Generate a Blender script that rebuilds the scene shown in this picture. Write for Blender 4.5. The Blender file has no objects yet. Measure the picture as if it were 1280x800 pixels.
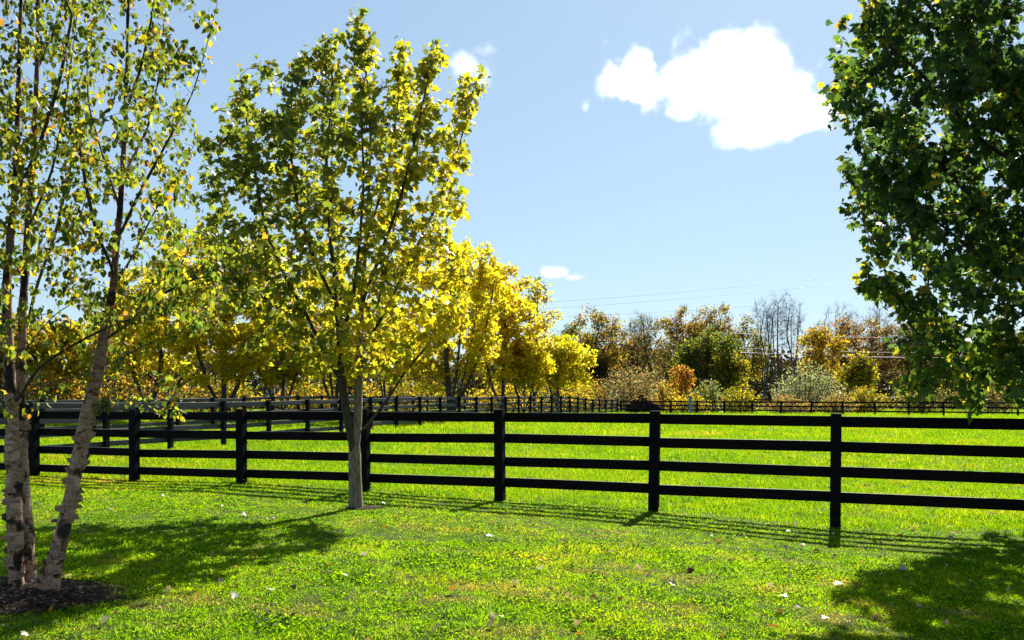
import bpy, math, random
import numpy as np
from mathutils import Matrix, Vector

random.seed(7)
RNG = np.random.default_rng(11)
S = bpy.context.scene
C = S.collection

# ------------------------------------------------------------------ camera
F = 1100.0                      # focal length in pixels of a 1280 px wide picture
EYE = 1.6
HOR = 500.0
cam_d = bpy.data.cameras.new('camera')
cam = bpy.data.objects.new('camera', cam_d)
C.objects.link(cam)
cam.location = (0, 0, EYE)
cam.rotation_euler = (math.radians(90), 0, 0)
cam_d.sensor_width = 36
cam_d.lens = 36 * F / 1280
cam_d.shift_y = 100 / 1280
cam_d.clip_start = 0.1
cam_d.clip_end = 20000
S.camera = cam

# ------------------------------------------------------------------ sky, sun, exposure
SUN_EL, SUN_AZ = 39.0, 21.0     # azimuth to the right of the view direction (+Y)
W = bpy.data.worlds.new('World')
S.world = W
W.use_nodes = True
wn = W.node_tree.nodes
wl = W.node_tree.links
wn.clear()
wo = wn.new('ShaderNodeOutputWorld')
bg = wn.new('ShaderNodeBackground')
sk = wn.new('ShaderNodeTexSky')
sk.sky_type = 'NISHITA'
sk.sun_disc = False
sk.sun_elevation = math.radians(SUN_EL)
sk.sun_rotation = math.radians(SUN_AZ)
sk.air_density = 1.0
sk.dust_density = 0.25
sk.ozone_density = 1.6
bg.inputs['Strength'].default_value = 0.115
# the whole dome's range compressed, as the photograph's tone curve does
gm = wn.new('ShaderNodeGamma')
gm.inputs['Gamma'].default_value = .47
wl.new(sk.outputs[0], gm.inputs['Color'])
tn = wn.new('ShaderNodeVectorMath')
tn.operation = 'MULTIPLY'
tn.inputs[1].default_value = (.91, 1.10, 1.25)
wl.new(gm.outputs[0], tn.inputs[0])
wl.new(tn.outputs[0], bg.inputs['Color'])
wl.new(bg.outputs[0], wo.inputs['Surface'])

sd = bpy.data.lights.new('sun', 'SUN')
sd.energy = 5.0
sd.angle = math.radians(0.53)
sd.color = (1.0, 0.94, 0.84)
sun = bpy.data.objects.new('sun', sd)
C.objects.link(sun)
se, sa = math.radians(SUN_EL), math.radians(SUN_AZ)
sdir = Vector((math.sin(sa) * math.cos(se), math.cos(sa) * math.cos(se), math.sin(se)))
sun.rotation_euler = sdir.to_track_quat('Z', 'Y').to_euler()

S.view_settings.view_transform = 'Standard'
S.view_settings.look = 'None'
S.view_settings.gamma = 1.0
S.view_settings.exposure = 1.35
S.render.engine = 'CYCLES'
S.cycles.volume_bounces = 16
S.cycles.max_bounces = 18
S.cycles.transparent_max_bounces = 8
S.cycles.volume_step_rate = 0.15


# ------------------------------------------------------------------ helpers
def P(px, py, D):
    return np.array([(px - 640) * D / F, D, EYE - (py - HOR) * D / F])


def smooth(a, b, t):
    t = np.clip((t - a) / (b - a), 0, 1)
    return t * t * (3 - 2 * t)


_gx = np.array([-40, -20, -9, -5, -2.5, -0.2, 2, 4.4, 7, 12, 40.])
_gz = np.array([.15, .16, .13, .15, .10, .045, -.01, -.12, -.17, -.2, -.2])
_fx = np.linspace(-40, 40, 401)
_fz = np.interp(_fx, _gx, _gz)
_k = np.hanning(15)
_fz = np.convolve(np.pad(_fz, 7, 'edge'), _k / _k.sum(), 'valid')


def gz(x, y):
    """height of the terrain"""
    x = np.asarray(x, float)
    y = np.asarray(y, float)
    near = np.interp(x, _fx, _fz)
    w = smooth(14, 30, y)
    far = .05 + .40 * smooth(14, 62, y) * 1.0
    dip = smooth(66, 76, y + np.clip(x - 10, 0, 30) * .5) * .22
    z = near * (1 - w) + (far - dip) * w
    z = z + .018 * np.sin(x * .9 + 1.3) * np.sin(y * .7) * smooth(3, 9, y)
    z = z + .03 * np.sin(x * .23 + 2) * np.sin(y * .19 + .5) * smooth(16, 30, y)
    return z


def new_mesh(name, V, Fc, n, mats, col=None, smooth_shade=False, extra=None):
    """V (m,3); Fc (k,n) indices"""
    me = bpy.data.meshes.new(name)
    V = np.ascontiguousarray(V, np.float32)
    Fc = np.ascontiguousarray(Fc, np.int32)
    me.vertices.add(len(V))
    me.vertices.foreach_set('co', V.ravel())
    k = len(Fc)
    if k:
        me.loops.add(k * n)
        me.loops.foreach_set('vertex_index', Fc.ravel())
        me.polygons.add(k)
        me.polygons.foreach_set('loop_start', np.arange(0, k * n, n, dtype=np.int32))
        if smooth_shade:
            me.polygons.foreach_set('use_smooth', np.ones(k, bool))
    if col is not None:
        a = me.attributes.new('Col', 'FLOAT_COLOR', 'POINT')
        c4 = np.ones((len(V), 4), np.float32)
        c4[:, :3] = col
        a.data.foreach_set('color', c4.ravel())
    for m in (mats if isinstance(mats, (list, tuple)) else [mats]):
        me.materials.append(m)
    me.update(calc_edges=True)
    return me


def link(name, me, parent=None, kind=None, loc=None):
    o = bpy.data.objects.new(name, me)
    C.objects.link(o)
    if parent is not None:
        o.parent = parent
    if loc is not None:
        o.location = loc
    if kind:
        o['kind'] = kind
    return o


def tag(o, label, cat, group=None):
    o['label'] = label
    o['category'] = cat
    if group:
        o['group'] = group
    return o


def thing(name, label, cat, loc=(0, 0, 0), rz=0, group=None):
    o = bpy.data.objects.new(name, None)
    C.objects.link(o)
    o.empty_display_size = .2
    o.location = [float(v) for v in loc]
    o.rotation_euler = (0, 0, rz)
    return tag(o, label, cat, group)


# ------------------------------------------------------------------ materials
def mat(name):
    m = bpy.data.materials.new(name)
    m.use_nodes = True
    nt = m.node_tree
    nt.nodes.clear()
    return m, nt.nodes, nt.links


def out(N, L, sh, disp=None):
    o = N.new('ShaderNodeOutputMaterial')
    L.new(sh, o.inputs['Surface'])


def leaf_material(name, trans=2.6, fac=.5, rough=.42, spec=.5, tint=(1.0, 1.0, .55)):
    m, N, L = mat(name)
    at = N.new('ShaderNodeAttribute')
    at.attribute_name = 'Col'
    ns = N.new('ShaderNodeTexNoise')
    ns.inputs['Scale'].default_value = 30
    ns.inputs['Detail'].default_value = 2
    geo = N.new('ShaderNodeNewGeometry')
    L.new(geo.outputs['Position'], ns.inputs['Vector'])
    mr = N.new('ShaderNodeMapRange')
    mr.inputs['From Min'].default_value = .3
    mr.inputs['From Max'].default_value = .7
    mr.inputs['To Min'].default_value = .75
    mr.inputs['To Max'].default_value = 1.25
    L.new(ns.outputs[0], mr.inputs['Value'])
    mul = N.new('ShaderNodeVectorMath')
    mul.operation = 'SCALE'
    L.new(at.outputs['Color'], mul.inputs[0])
    L.new(mr.outputs[0], mul.inputs['Scale'])
    t = N.new('ShaderNodeVectorMath')
    t.operation = 'MULTIPLY'
    t.inputs[1].default_value = (trans * tint[0], trans * tint[1], trans * tint[2])
    L.new(mul.outputs[0], t.inputs[0])
    t2 = N.new('ShaderNodeVectorMath')
    t2.operation = 'MINIMUM'
    t2.inputs[1].default_value = (.9, .9, .9)
    L.new(t.outputs[0], t2.inputs[0])
    b = N.new('ShaderNodeBsdfPrincipled')
    b.inputs['Roughness'].default_value = rough
    b.inputs['Specular IOR Level'].default_value = spec
    L.new(mul.outputs[0], b.inputs['Base Color'])
    tr = N.new('ShaderNodeBsdfTranslucent')
    L.new(t2.outputs[0], tr.inputs['Color'])
    mx = N.new('ShaderNodeMixShader')
    mx.inputs[0].default_value = fac
    L.new(b.outputs[0], mx.inputs[1])
    L.new(tr.outputs[0], mx.inputs[2])
    out(N, L, mx.outputs[0])
    return m


M_LEAF = leaf_material('maple_leaf', trans=3.6, fac=.55, spec=.3)
M_LEAFD = leaf_material('green_leaf', trans=4.2, fac=.45, rough=.5, spec=.22)
M_BLEAF = leaf_material('birch_leaf', trans=3.4, fac=.52, rough=.5, spec=.16)
M_FAR = leaf_material('far_leaf', trans=2.6, fac=.55, rough=.7, spec=.08, tint=(1, 1, .6))


M_GOLD = leaf_material('golden_leaf', trans=4.4, fac=.66, rough=.6, spec=.06, tint=(1.02, .98, .5))


M_WOODS = leaf_material('far_wood_leaf', trans=1.3, fac=.35, rough=.8, spec=.03, tint=(1, .95, .6))


def bark_material(name, c1, c2, scale=9, zs=.25, bump=.4):
    m, N, L = mat(name)
    tc = N.new('ShaderNodeTexCoord')
    mp = N.new('ShaderNodeMapping')
    mp.inputs['Scale'].default_value = (1, 1, zs)
    L.new(tc.outputs['Object'], mp.inputs[0])
    ns = N.new('ShaderNodeTexNoise')
    ns.inputs['Scale'].default_value = scale
    ns.inputs['Detail'].default_value = 6
    ns.inputs['Roughness'].default_value = .65
    L.new(mp.outputs[0], ns.inputs['Vector'])
    r = N.new('ShaderNodeValToRGB')
    r.color_ramp.elements[0].position = .35
    r.color_ramp.elements[0].color = (*c1, 1)
    r.color_ramp.elements[1].position = .68
    r.color_ramp.elements[1].color = (*c2, 1)
    L.new(ns.outputs[0], r.inputs[0])
    b = N.new('ShaderNodeBsdfPrincipled')
    b.inputs['Roughness'].default_value = .85
    b.inputs['Specular IOR Level'].default_value = .25
    L.new(r.outputs[0], b.inputs['Base Color'])
    bp = N.new('ShaderNodeBump')
    bp.inputs['Strength'].default_value = bump
    bp.inputs['Distance'].default_value = .02
    L.new(ns.outputs[0], bp.inputs['Height'])
    L.new(bp.outputs[0], b.inputs['Normal'])
    out(N, L, b.outputs[0])
    return m


M_BARK = bark_material('maple_bark', (.105, .08, .055), (.30, .24, .17), 26, .35, .8)
M_TWIG = bark_material('twig_bark', (.035, .026, .02), (.085, .065, .05), 20, .3)
M_FBARK = bark_material('far_bark', (.035, .028, .022), (.10, .08, .06), 4, .3)
M_BARE = bark_material('bare_twig', (.06, .055, .055), (.13, .12, .12), 4, .3)


def birch_bark():
    m, N, L = mat('birch_bark')
    tc = N.new('ShaderNodeTexCoord')
    mp = N.new('ShaderNodeMapping')
    mp.inputs['Scale'].default_value = (1, 1, .8)
    L.new(tc.outputs['Object'], mp.inputs[0])
    n1 = N.new('ShaderNodeTexNoise')
    n1.inputs['Scale'].default_value = 6.5
    n1.inputs['Detail'].default_value = 5
    n1.inputs['Roughness'].default_value = .58
    n1.inputs['Distortion'].default_value = .6
    L.new(mp.outputs[0], n1.inputs['Vector'])
    r1 = N.new('ShaderNodeValToRGB')
    e = r1.color_ramp.elements
    e[0].position = .40
    e[0].color = (.02, .014, .011, 1)
    e[1].position = .72
    e[1].color = (.50, .355, .26, 1)
    e2 = e.new(.455)
    e2.color = (.14, .065, .035, 1)
    e3 = e.new(.50)
    e3.color = (.42, .265, .185, 1)
    L.new(n1.outputs[0], r1.inputs[0])
    mp2 = N.new('ShaderNodeMapping')
    mp2.inputs['Scale'].default_value = (1, 1, 5)
    L.new(tc.outputs['Object'], mp2.inputs[0])
    n2 = N.new('ShaderNodeTexNoise')
    n2.inputs['Scale'].default_value = 14
    n2.inputs['Detail'].default_value = 4
    L.new(mp2.outputs[0], n2.inputs['Vector'])
    r2 = N.new('ShaderNodeValToRGB')
    r2.color_ramp.elements[0].position = .3
    r2.color_ramp.elements[0].color = (.45, .40, .36, 1)
    r2.color_ramp.elements[1].position = .55
    r2.color_ramp.elements[1].color = (1, 1, 1, 1)
    L.new(n2.outputs[0], r2.inputs[0])
    mx = N.new('ShaderNodeMix')
    mx.data_type = 'RGBA'
    mx.blend_type = 'MULTIPLY'
    mx.inputs[0].default_value = 1
    L.new(r1.outputs[0], mx.inputs[6])
    L.new(r2.outputs[0], mx.inputs[7])
    sx = N.new('ShaderNodeSeparateXYZ')
    L.new(tc.outputs['Object'], sx.inputs[0])
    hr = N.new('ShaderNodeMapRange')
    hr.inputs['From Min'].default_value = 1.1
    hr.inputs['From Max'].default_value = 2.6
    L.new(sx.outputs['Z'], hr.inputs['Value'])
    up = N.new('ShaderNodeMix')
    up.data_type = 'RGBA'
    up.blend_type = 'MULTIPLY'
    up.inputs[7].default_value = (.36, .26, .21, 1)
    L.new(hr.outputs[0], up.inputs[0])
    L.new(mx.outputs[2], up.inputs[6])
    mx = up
    b = N.new('ShaderNodeBsdfPrincipled')
    b.inputs['Roughness'].default_value = .75
    b.inputs['Specular IOR Level'].default_value = .3
    L.new(mx.outputs[2], b.inputs['Base Color'])
    bp = N.new('ShaderNodeBump')
    bp.inputs['Strength'].default_value = .4
    bp.inputs['Distance'].default_value = .02
    L.new(n1.outputs[0], bp.inputs['Height'])
    L.new(bp.outputs[0], b.inputs['Normal'])
    out(N, L, b.outputs[0])
    return m


M_BIRCH = birch_bark()


def simple(name, col, rough=.7, spec=.4, noise=None, scale=8, stretch=(1, 1, 1), bump=0.0):
    m, N, L = mat(name)
    b = N.new('ShaderNodeBsdfPrincipled')
    b.inputs['Roughness'].default_value = rough
    b.inputs['Specular IOR Level'].default_value = spec
    b.inputs['Base Color'].default_value = (*col, 1)
    if noise is not None:
        tc = N.new('ShaderNodeTexCoord')
        mp = N.new('ShaderNodeMapping')
        mp.inputs['Scale'].default_value = stretch
        L.new(tc.outputs['Object'], mp.inputs[0])
        ns = N.new('ShaderNodeTexNoise')
        ns.inputs['Scale'].default_value = scale
        ns.inputs['Detail'].default_value = 5
        L.new(mp.outputs[0], ns.inputs['Vector'])
        r = N.new('ShaderNodeValToRGB')
        r.color_ramp.elements[0].position = .35
        r.color_ramp.elements[0].color = (*col, 1)
        r.color_ramp.elements[1].position = .7
        r.color_ramp.elements[1].color = (*noise, 1)
        L.new(ns.outputs[0], r.inputs[0])
        L.new(r.outputs[0], b.inputs['Base Color'])
        if bump:
            bp = N.new('ShaderNodeBump')
            bp.inputs['Strength'].default_value = bump
            bp.inputs['Distance'].default_value = .01
            L.new(ns.outputs[0], bp.inputs['Height'])
            L.new(bp.outputs[0], b.inputs['Normal'])
    out(N, L, b.outputs[0])
    return m


M_BLACK = simple('black_fence_stain', (.0035, .003, .003), .8, .10, (.009, .008, .008), 10, (.4, 9, 9), .3)
M_LIT_EDGE = simple('sunlit_worn_edge', (.07, .068, .06), .7, .3, (.20, .19, .17), 9, (.6, 5, 5))  # pale grey that carries the sunlit line on the boards' weathered tops
M_GREYB = simple('weathered_fence_stain', (.025, .027, .032), .5, .25, (.055, .058, .066), 6, (.5, 8, 8), .15)
M_FARP = simple('dark_post_stain', (.004, .004, .004), .8, .1, (.012, .012, .012), 10)
M_MULCH = simple('mulch_soil', (.018, .011, .007), .95, .1, (.05, .032, .02), 30, bump=.6)
M_WIRE = simple('wire_metal', (.14, .14, .15), .5, .3)
M_WIRED = simple('wire_dark', (.16, .17, .19), .5, .4)
M_POLE = simple('pole_wood', (.06, .045, .035), .85, .2, (.12, .09, .07), 12, (6, 6, .5))
M_MARK = simple('pale_blue_plastic', (.15, .22, .29), .6, .3, (.26, .32, .36), 5)


def ground_material():
    m, N, L = mat('turf_soil')
    geo = N.new('ShaderNodeNewGeometry')
    n1 = N.new('ShaderNodeTexNoise')
    n1.inputs['Scale'].default_value = .55
    n1.inputs['Detail'].default_value = 6
    n1.inputs['Roughness'].default_value = .65
    L.new(geo.outputs['Position'], n1.inputs['Vector'])
    n2 = N.new('ShaderNodeTexNoise')
    n2.inputs['Scale'].default_value = 14
    n2.inputs['Detail'].default_value = 6
    n2.inputs['Roughness'].default_value = .75
    L.new(geo.outputs['Position'], n2.inputs['Vector'])
    r1 = N.new('ShaderNodeValToRGB')
    e = r1.color_ramp.elements
    e[0].position = .36
    e[0].color = (.040, .065, .006, 1)
    e[1].position = .7
    e[1].color = (.10, .08, .035, 1)
    k = e.new(.55)
    k.color = (.060, .085, .008, 1)
    L.new(n1.outputs[0], r1.inputs[0])
    r2 = N.new('ShaderNodeValToRGB')
    r2.color_ramp.elements[0].position = .35
    r2.color_ramp.elements[0].color = (.25, .25, .25, 1)
    r2.color_ramp.elements[1].position = .65
    r2.color_ramp.elements[1].color = (1.25, 1.25, 1.1, 1)
    L.new(n2.outputs[0], r2.inputs[0])
    mx = N.new('ShaderNodeMix')
    mx.data_type = 'RGBA'
    mx.blend_type = 'MULTIPLY'
    mx.inputs[0].default_value = 1
    L.new(r1.outputs[0], mx.inputs[6])
    L.new(r2.outputs[0], mx.inputs[7])
    b = N.new('ShaderNodeBsdfPrincipled')
    b.inputs['Roughness'].default_value = .95
    b.inputs['Specular IOR Level'].default_value = .1
    L.new(mx.outputs[2], b.inputs['Base Color'])
    bp = N.new('ShaderNodeBump')
    bp.inputs['Strength'].default_value = .7
    bp.inputs['Distance'].default_value = .04
    L.new(n2.outputs[0], bp.inputs['Height'])
    L.new(bp.outputs[0], b.inputs['Normal'])
    out(N, L, b.outputs[0])
    return m


def grass_material():
    """blade colours: green with yellow-green and straw patches that stay with the place"""
    m, N, L = mat('grass_blade')
    geo = N.new('ShaderNodeNewGeometry')
    oi = N.new('ShaderNodeObjectInfo')
    n1 = N.new('ShaderNodeTexNoise')
    n1.inputs['Scale'].default_value = .9
    n1.inputs['Detail'].default_value = 5
    n1.inputs['Roughness'].default_value = .7
    L.new(geo.outputs['Position'], n1.inputs['Vector'])
    n0 = N.new('ShaderNodeTexNoise')
    n0.inputs['Scale'].default_value = .16
    n0.inputs['Detail'].default_value = 3
    L.new(geo.outputs['Position'], n0.inputs['Vector'])
    nm = N.new('ShaderNodeMath')
    nm.operation = 'MULTIPLY_ADD'
    nm.inputs[1].default_value = .55
    L.new(n0.outputs[0], nm.inputs[0])
    nn = N.new('ShaderNodeMath')
    nn.operation = 'MULTIPLY_ADD'
    nn.inputs[1].default_value = .85
    nn.inputs[2].default_value = -.20
    L.new(n1.outputs[0], nn.inputs[0])
    L.new(nn.outputs[0], nm.inputs[2])
    ad = N.new('ShaderNodeMath')
    ad.operation = 'MULTIPLY_ADD'
    ad.inputs[1].default_value = .22
    L.new(oi.outputs['Random'], ad.inputs[0])
    L.new(nm.outputs[0], ad.inputs[2])
    r = N.new('ShaderNodeValToRGB')
    e = r.color_ramp.elements
    e[0].position = .36
    e[0].color = (.045, .095, .008, 1)
    e[1].position = .88
    e[1].color = (.21, .15, .07, 1)
    for p, c in ((.54, (.070, .135, .006)), (.68, (.100, .155, .007)), (.80, (.14, .155, .014))):
        k = e.new(p)
        k.color = (*c, 1)
    L.new(ad.outputs[0], r.inputs[0])
    at = N.new('ShaderNodeAttribute')
    at.attribute_name = 'Col'
    mx = N.new('ShaderNodeMix')
    mx.data_type = 'RGBA'
    mx.blend_type = 'MULTIPLY'
    mx.inputs[0].default_value = 1
    L.new(r.outputs[0], mx.inputs[6])
    L.new(at.outputs['Color'], mx.inputs[7])
    t = N.new('ShaderNodeVectorMath')
    t.operation = 'MULTIPLY'
    t.inputs[1].default_value = (4.5, 4.5, .7)
    L.new(mx.outputs[2], t.inputs[0])
    b = N.new('ShaderNodeBsdfPrincipled')
    b.inputs['Roughness'].default_value = .6
    b.inputs['Specular IOR Level'].default_value = .04
    L.new(mx.outputs[2], b.inputs['Base Color'])
    tr = N.new('ShaderNodeBsdfTranslucent')
    L.new(t.outputs[0], tr.inputs['Color'])
    ms = N.new('ShaderNodeMixShader')
    ms.inputs[0].default_value = .58
    L.new(b.outputs[0], ms.inputs[1])
    L.new(tr.outputs[0], ms.inputs[2])
    out(N, L, ms.outputs[0])
    return m


M_GROUND = ground_material()
M_GRASS = grass_material()


# ------------------------------------------------------------------ the ground
def build_ground():
    def axis(lim, fine, n1, far, n2):
        a = np.linspace(-fine, fine, n1)
        g = np.geomspace(fine, far, n2)[1:]
        return np.concatenate([-g[::-1], a, g])
    xs = axis(0, 45, 181, 6000, 26)
    ys = np.concatenate([-np.geomspace(6, 6000, 20)[::-1], np.linspace(-5, 90, 240), np.geomspace(92, 9000, 34)])
    X, Y = np.meshgrid(xs, ys)
    Z = gz(X, Y)
    V = np.stack([X, Y, Z], -1).reshape(-1, 3)
    nx, ny = len(xs), len(ys)
    i = np.arange(nx - 1)[None] + nx * np.arange(ny - 1)[:, None]
    Fc = np.stack([i, i + 1, i + nx + 1, i + nx], -1).reshape(-1, 4)
    link('ground', new_mesh('ground', V, Fc, 4, M_GROUND, smooth_shade=True), kind='structure')


build_ground()

# the mulch bed at the birch: a low mound
BX, BY = -3.95, 6.55


def blob_sheet(name, cx, cy, rx, ry, h, m, n=48, rings=10, seed=1):
    rg = np.random.default_rng(seed)
    th = np.linspace(0, 2 * math.pi, n, endpoint=False)
    rad = 1 + .10 * np.sin(3 * th + 1) + .06 * np.sin(7 * th + 2) + .05 * rg.normal(size=n)
    V = [[cx, cy, float(gz(cx, cy)) + h]]
    for k in range(1, rings + 1):
        t = k / rings
        x = cx + rx * rad * t * np.cos(th)
        y = cy + ry * rad * t * np.sin(th)
        z = gz(x, y) + h * (1 - t ** 2.5) + .004 + rg.normal(size=n) * .006 * (t < .99) - (.03 if k == rings else 0)
        V += np.stack([x, y, z], -1).tolist()
    T = []
    for j in range(n):
        T.append([0, 1 + j, 1 + (j + 1) % n])
    for k in range(rings - 1):
        a, b = 1 + k * n, 1 + (k + 1) * n
        for j in range(n):
            j2 = (j + 1) % n
            T += [[a + j, b + j, b + j2], [a + j, b + j2, a + j2]]
    return new_mesh(name, np.array(V), np.array(T), 3, m, smooth_shade=True)


link('mulch_bed', blob_sheet('mulch_bed', BX, BY, 1.0, .60, .06, M_MULCH, seed=3), kind='structure')
MPX, MPY = (445 - 640) * 12.3 / F, 12.3
link('bare_soil', blob_sheet('bare_soil', MPX + .1, MPY + .02, .33, .24, .03, M_MULCH, n=30, rings=5, seed=5), kind='structure')


# ------------------------------------------------------------------ leaf shapes
def fan(outline, fold=.18, cz=0.0):
    """a leaf as a fan of triangles round its midrib point, folded a little along the midrib; y runs to the tip"""
    o = np.array(outline, float)
    c = np.array([[0, o[:, 1].mean()]])
    p = np.concatenate([c, o])
    z = fold * np.abs(p[:, 0]) - .10 * (p[:, 1] - .5) ** 2
    V = np.column_stack([p, z])
    n = len(o)
    T = np.array([[0, 1 + i, 1 + (i + 1) % n] for i in range(n)])
    return V, T


_half = [(.06, .02), (.30, -.06), (.27, .10), (.52, .30), (.36, .42), (.42, .62), (.20, .55), (.14, .80)]
MAPLE = fan([(0, -.02)] + _half + [(0, 1.0)] + [(-x, y) for x, y in _half[::-1]], .2)
MAPLE_S = fan([(0, 0), (.34, .0), (.50, .36), (.24, .52), (0, 1.0), (-.24, .52), (-.50, .36), (-.34, .0)], .2)
BIRCHL = fan([(0, 0), (.28, .18), (.36, .42), (.20, .76), (0, 1.0), (-.20, .76), (-.36, .42), (-.28, .18)], .25)
DIAM = (np.array([[0, 0, 0], [.42, .45, .10], [0, 1, 0], [-.42, .45, .10]], float), np.array([[0, 1, 2], [0, 2, 3]]))
CLUMP = (np.array([[0, 0, 0], [.42, .30, .12], [.25, .9, 0], [-.2, 1.0, .1], [-.48, .45, .0]], float),
         np.array([[0, 1, 2], [0, 2, 3], [0, 3, 4]]))


def rand_rot(n, droop, rg):
    """rotation matrices; droop 0: leaf planes anywhere, 1: leaves hang from their stalks"""
    az = rg.uniform(0, 2 * math.pi, n)
    tilt = np.clip(rg.normal(-.5 - .6 * droop, .55, n), -1.5, 1.0)     # pitch of the leaf's axis
    roll = rg.normal(0, .8, n)
    d = np.stack([np.cos(az) * np.cos(tilt), np.sin(az) * np.cos(tilt), np.sin(tilt)], -1)
    side = np.stack([-np.sin(az), np.cos(az), np.zeros(n)], -1)
    up = np.cross(side, d) * -1
    up = np.cross(d, side) * -1
    s2 = side * np.cos(roll)[:, None] + up * np.sin(roll)[:, None]
    u2 = np.cross(s2, d)
    return np.stack([s2, d, u2], -1)                                  # columns: x, y, z


def leaf_mesh(name, tpl, pos, R, size, col, m):
    V0, T0 = tpl
    n, k = len(pos), len(V0)
    V = np.einsum('nij,kj->nki', R, V0) * size[:, None, None] + pos[:, None, :]
    T = T0[None] + (np.arange(n) * k)[:, None, None]
    cc = np.repeat(col, k, 0)
    return new_mesh(name, V.reshape(-1, 3), T.reshape(-1, 3), 3, m, cc)


def palette(n, cols, wts, rg, jit=.18, pos=None, lum=None):
    cols = np.array(cols, float)
    wts = np.array(wts, float)
    i = rg.choice(len(cols), n, p=wts / wts.sum())
    c = cols[i] * np.exp(rg.normal(0, jit, (n, 1))) * np.exp(rg.normal(0, .06, (n, 3)))
    return np.clip(c, .003, .6)


# ------------------------------------------------------------------ branching
def colonize(pts, par, attr, step, di, dk, iters, bias=(0, 0, .15), rg=None, jitter=.12):
    cap = len(pts) + 9000
    pos = np.zeros((cap, 3))
    parent = np.full(cap, -1)
    n = len(pts)
    pos[:n] = pts
    parent[:n] = par
    attr = np.array(attr)
    d = np.full(len(attr), 1e9)
    near = np.zeros(len(attr), int)

    def upd(a, b):
        nonlocal d, near
        D = np.linalg.norm(attr[:, None] - pos[None, a:b], axis=2)
        j = D.argmin(1)
        dm = D[np.arange(len(attr)), j]
        w = dm < d
        d = np.where(w, dm, d)
        near = np.where(w, j + a, near)
    upd(0, n)
    bias = np.array(bias)
    for it in range(iters):
        live = d < di
        if not live.any():
            break
        ids, inv = np.unique(near[live], return_inverse=True)
        v = attr[live] - pos[near[live]]
        v /= np.linalg.norm(v, axis=1)[:, None] + 1e-9
        acc = np.zeros((len(ids), 3))
        np.add.at(acc, inv, v)
        acc /= np.linalg.norm(acc, axis=1)[:, None] + 1e-9
        acc += bias + rg.normal(0, jitter, acc.shape)
        acc /= np.linalg.norm(acc, axis=1)[:, None] + 1e-9
        newp = pos[ids] + acc * step
        # no doubles
        dd = np.linalg.norm(newp[:, None] - pos[None, :n], axis=2).min(1)
        ok = dd > step * .45
        newp, idk = newp[ok], ids[ok]
        if not len(newp) or n + len(newp) > cap:
            # drop the stuck attractors
            kill = live & (d < step * 1.6)
            if not kill.any():
                break
            attr, d, near = attr[~kill], d[~kill], near[~kill]
            if not len(attr):
                break
            continue
        a = n
        pos[a:a + len(newp)] = newp
        parent[a:a + len(newp)] = idk
        n += len(newp)
        upd(a, n)
        keep = d > dk
        attr, d, near = attr[keep], d[keep], near[keep]
        if not len(attr):
            break
    return pos[:n].copy(), parent[:n].copy()


def radii(pos, par, r_base, r_tip):
    n = len(pos)
    kids = [[] for _ in range(n)]
    for i in range(1, n):
        kids[par[i]].append(i)
    tips = np.zeros(n)
    for i in range(n - 1, -1, -1):
        tips[i] = max(1, sum(tips[c] for c in kids[i]))
    T = max(tips[0], 3)
    e = min(max(math.log(T) / math.log(r_base / r_tip), 1.5), 4.5)
    r = r_tip * tips ** (1 / e)
    r *= 1 + (r_base / r[0] - 1) * (r / r[0])
    return r, kids, tips


def chains(kids, r, root=0):
    res = []
    stack = [(root, -1)]
    while stack:
        s, p = stack.pop()
        ch = [p, s] if p >= 0 else [s]
        cur = s
        while kids[cur]:
            ks = sorted(kids[cur], key=lambda c: -r[c])
            for c in ks[1:]:
                stack.append((c, cur))
            cur = ks[0]
            ch.append(cur)
        res.append(ch)
    return res


def tube(p, r, ns):
    """ring tube along points; returns V, quads"""
    p = np.asarray(p, float)
    m = len(p)
    t = np.gradient(p, axis=0) if m > 1 else np.array([[0, 0, 1.]])
    t /= np.linalg.norm(t, axis=1)[:, None] + 1e-9
    ref = np.array([1., .13, 0]) if abs(t[0, 0]) < .8 else np.array([0, 1., .1])
    u = np.zeros((m, 3))
    for i in range(m):
        ref = ref - t[i] * ref.dot(t[i])
        ref /= np.linalg.norm(ref) + 1e-9
        u[i] = ref
    w = np.cross(t, u)
    a = np.linspace(0, 2 * math.pi, ns, endpoint=False)
    V = p[:, None] + np.asarray(r)[:, None, None] * (np.cos(a)[None, :, None] * u[:, None] + np.sin(a)[None, :, None] * w[:, None])
    V = V.reshape(-1, 3)
    i = np.arange(m - 1)[:, None] * ns
    j = np.arange(ns)[None]
    j2 = (j + 1) % ns
    Q = np.stack([i + j, i + j2, i + ns + j2, i + ns + j], -1).reshape(-1, 4)
    return V, Q


def tubes_mesh(name, lst, m, smooth_shade=True):
    Vs, Qs, o = [], [], 0
    for V, Q in lst:
        Vs.append(V)
        Qs.append(Q + o)
        o += len(V)
    return new_mesh(name, np.concatenate(Vs), np.concatenate(Qs), 4, m, smooth_shade=smooth_shade)


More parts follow.
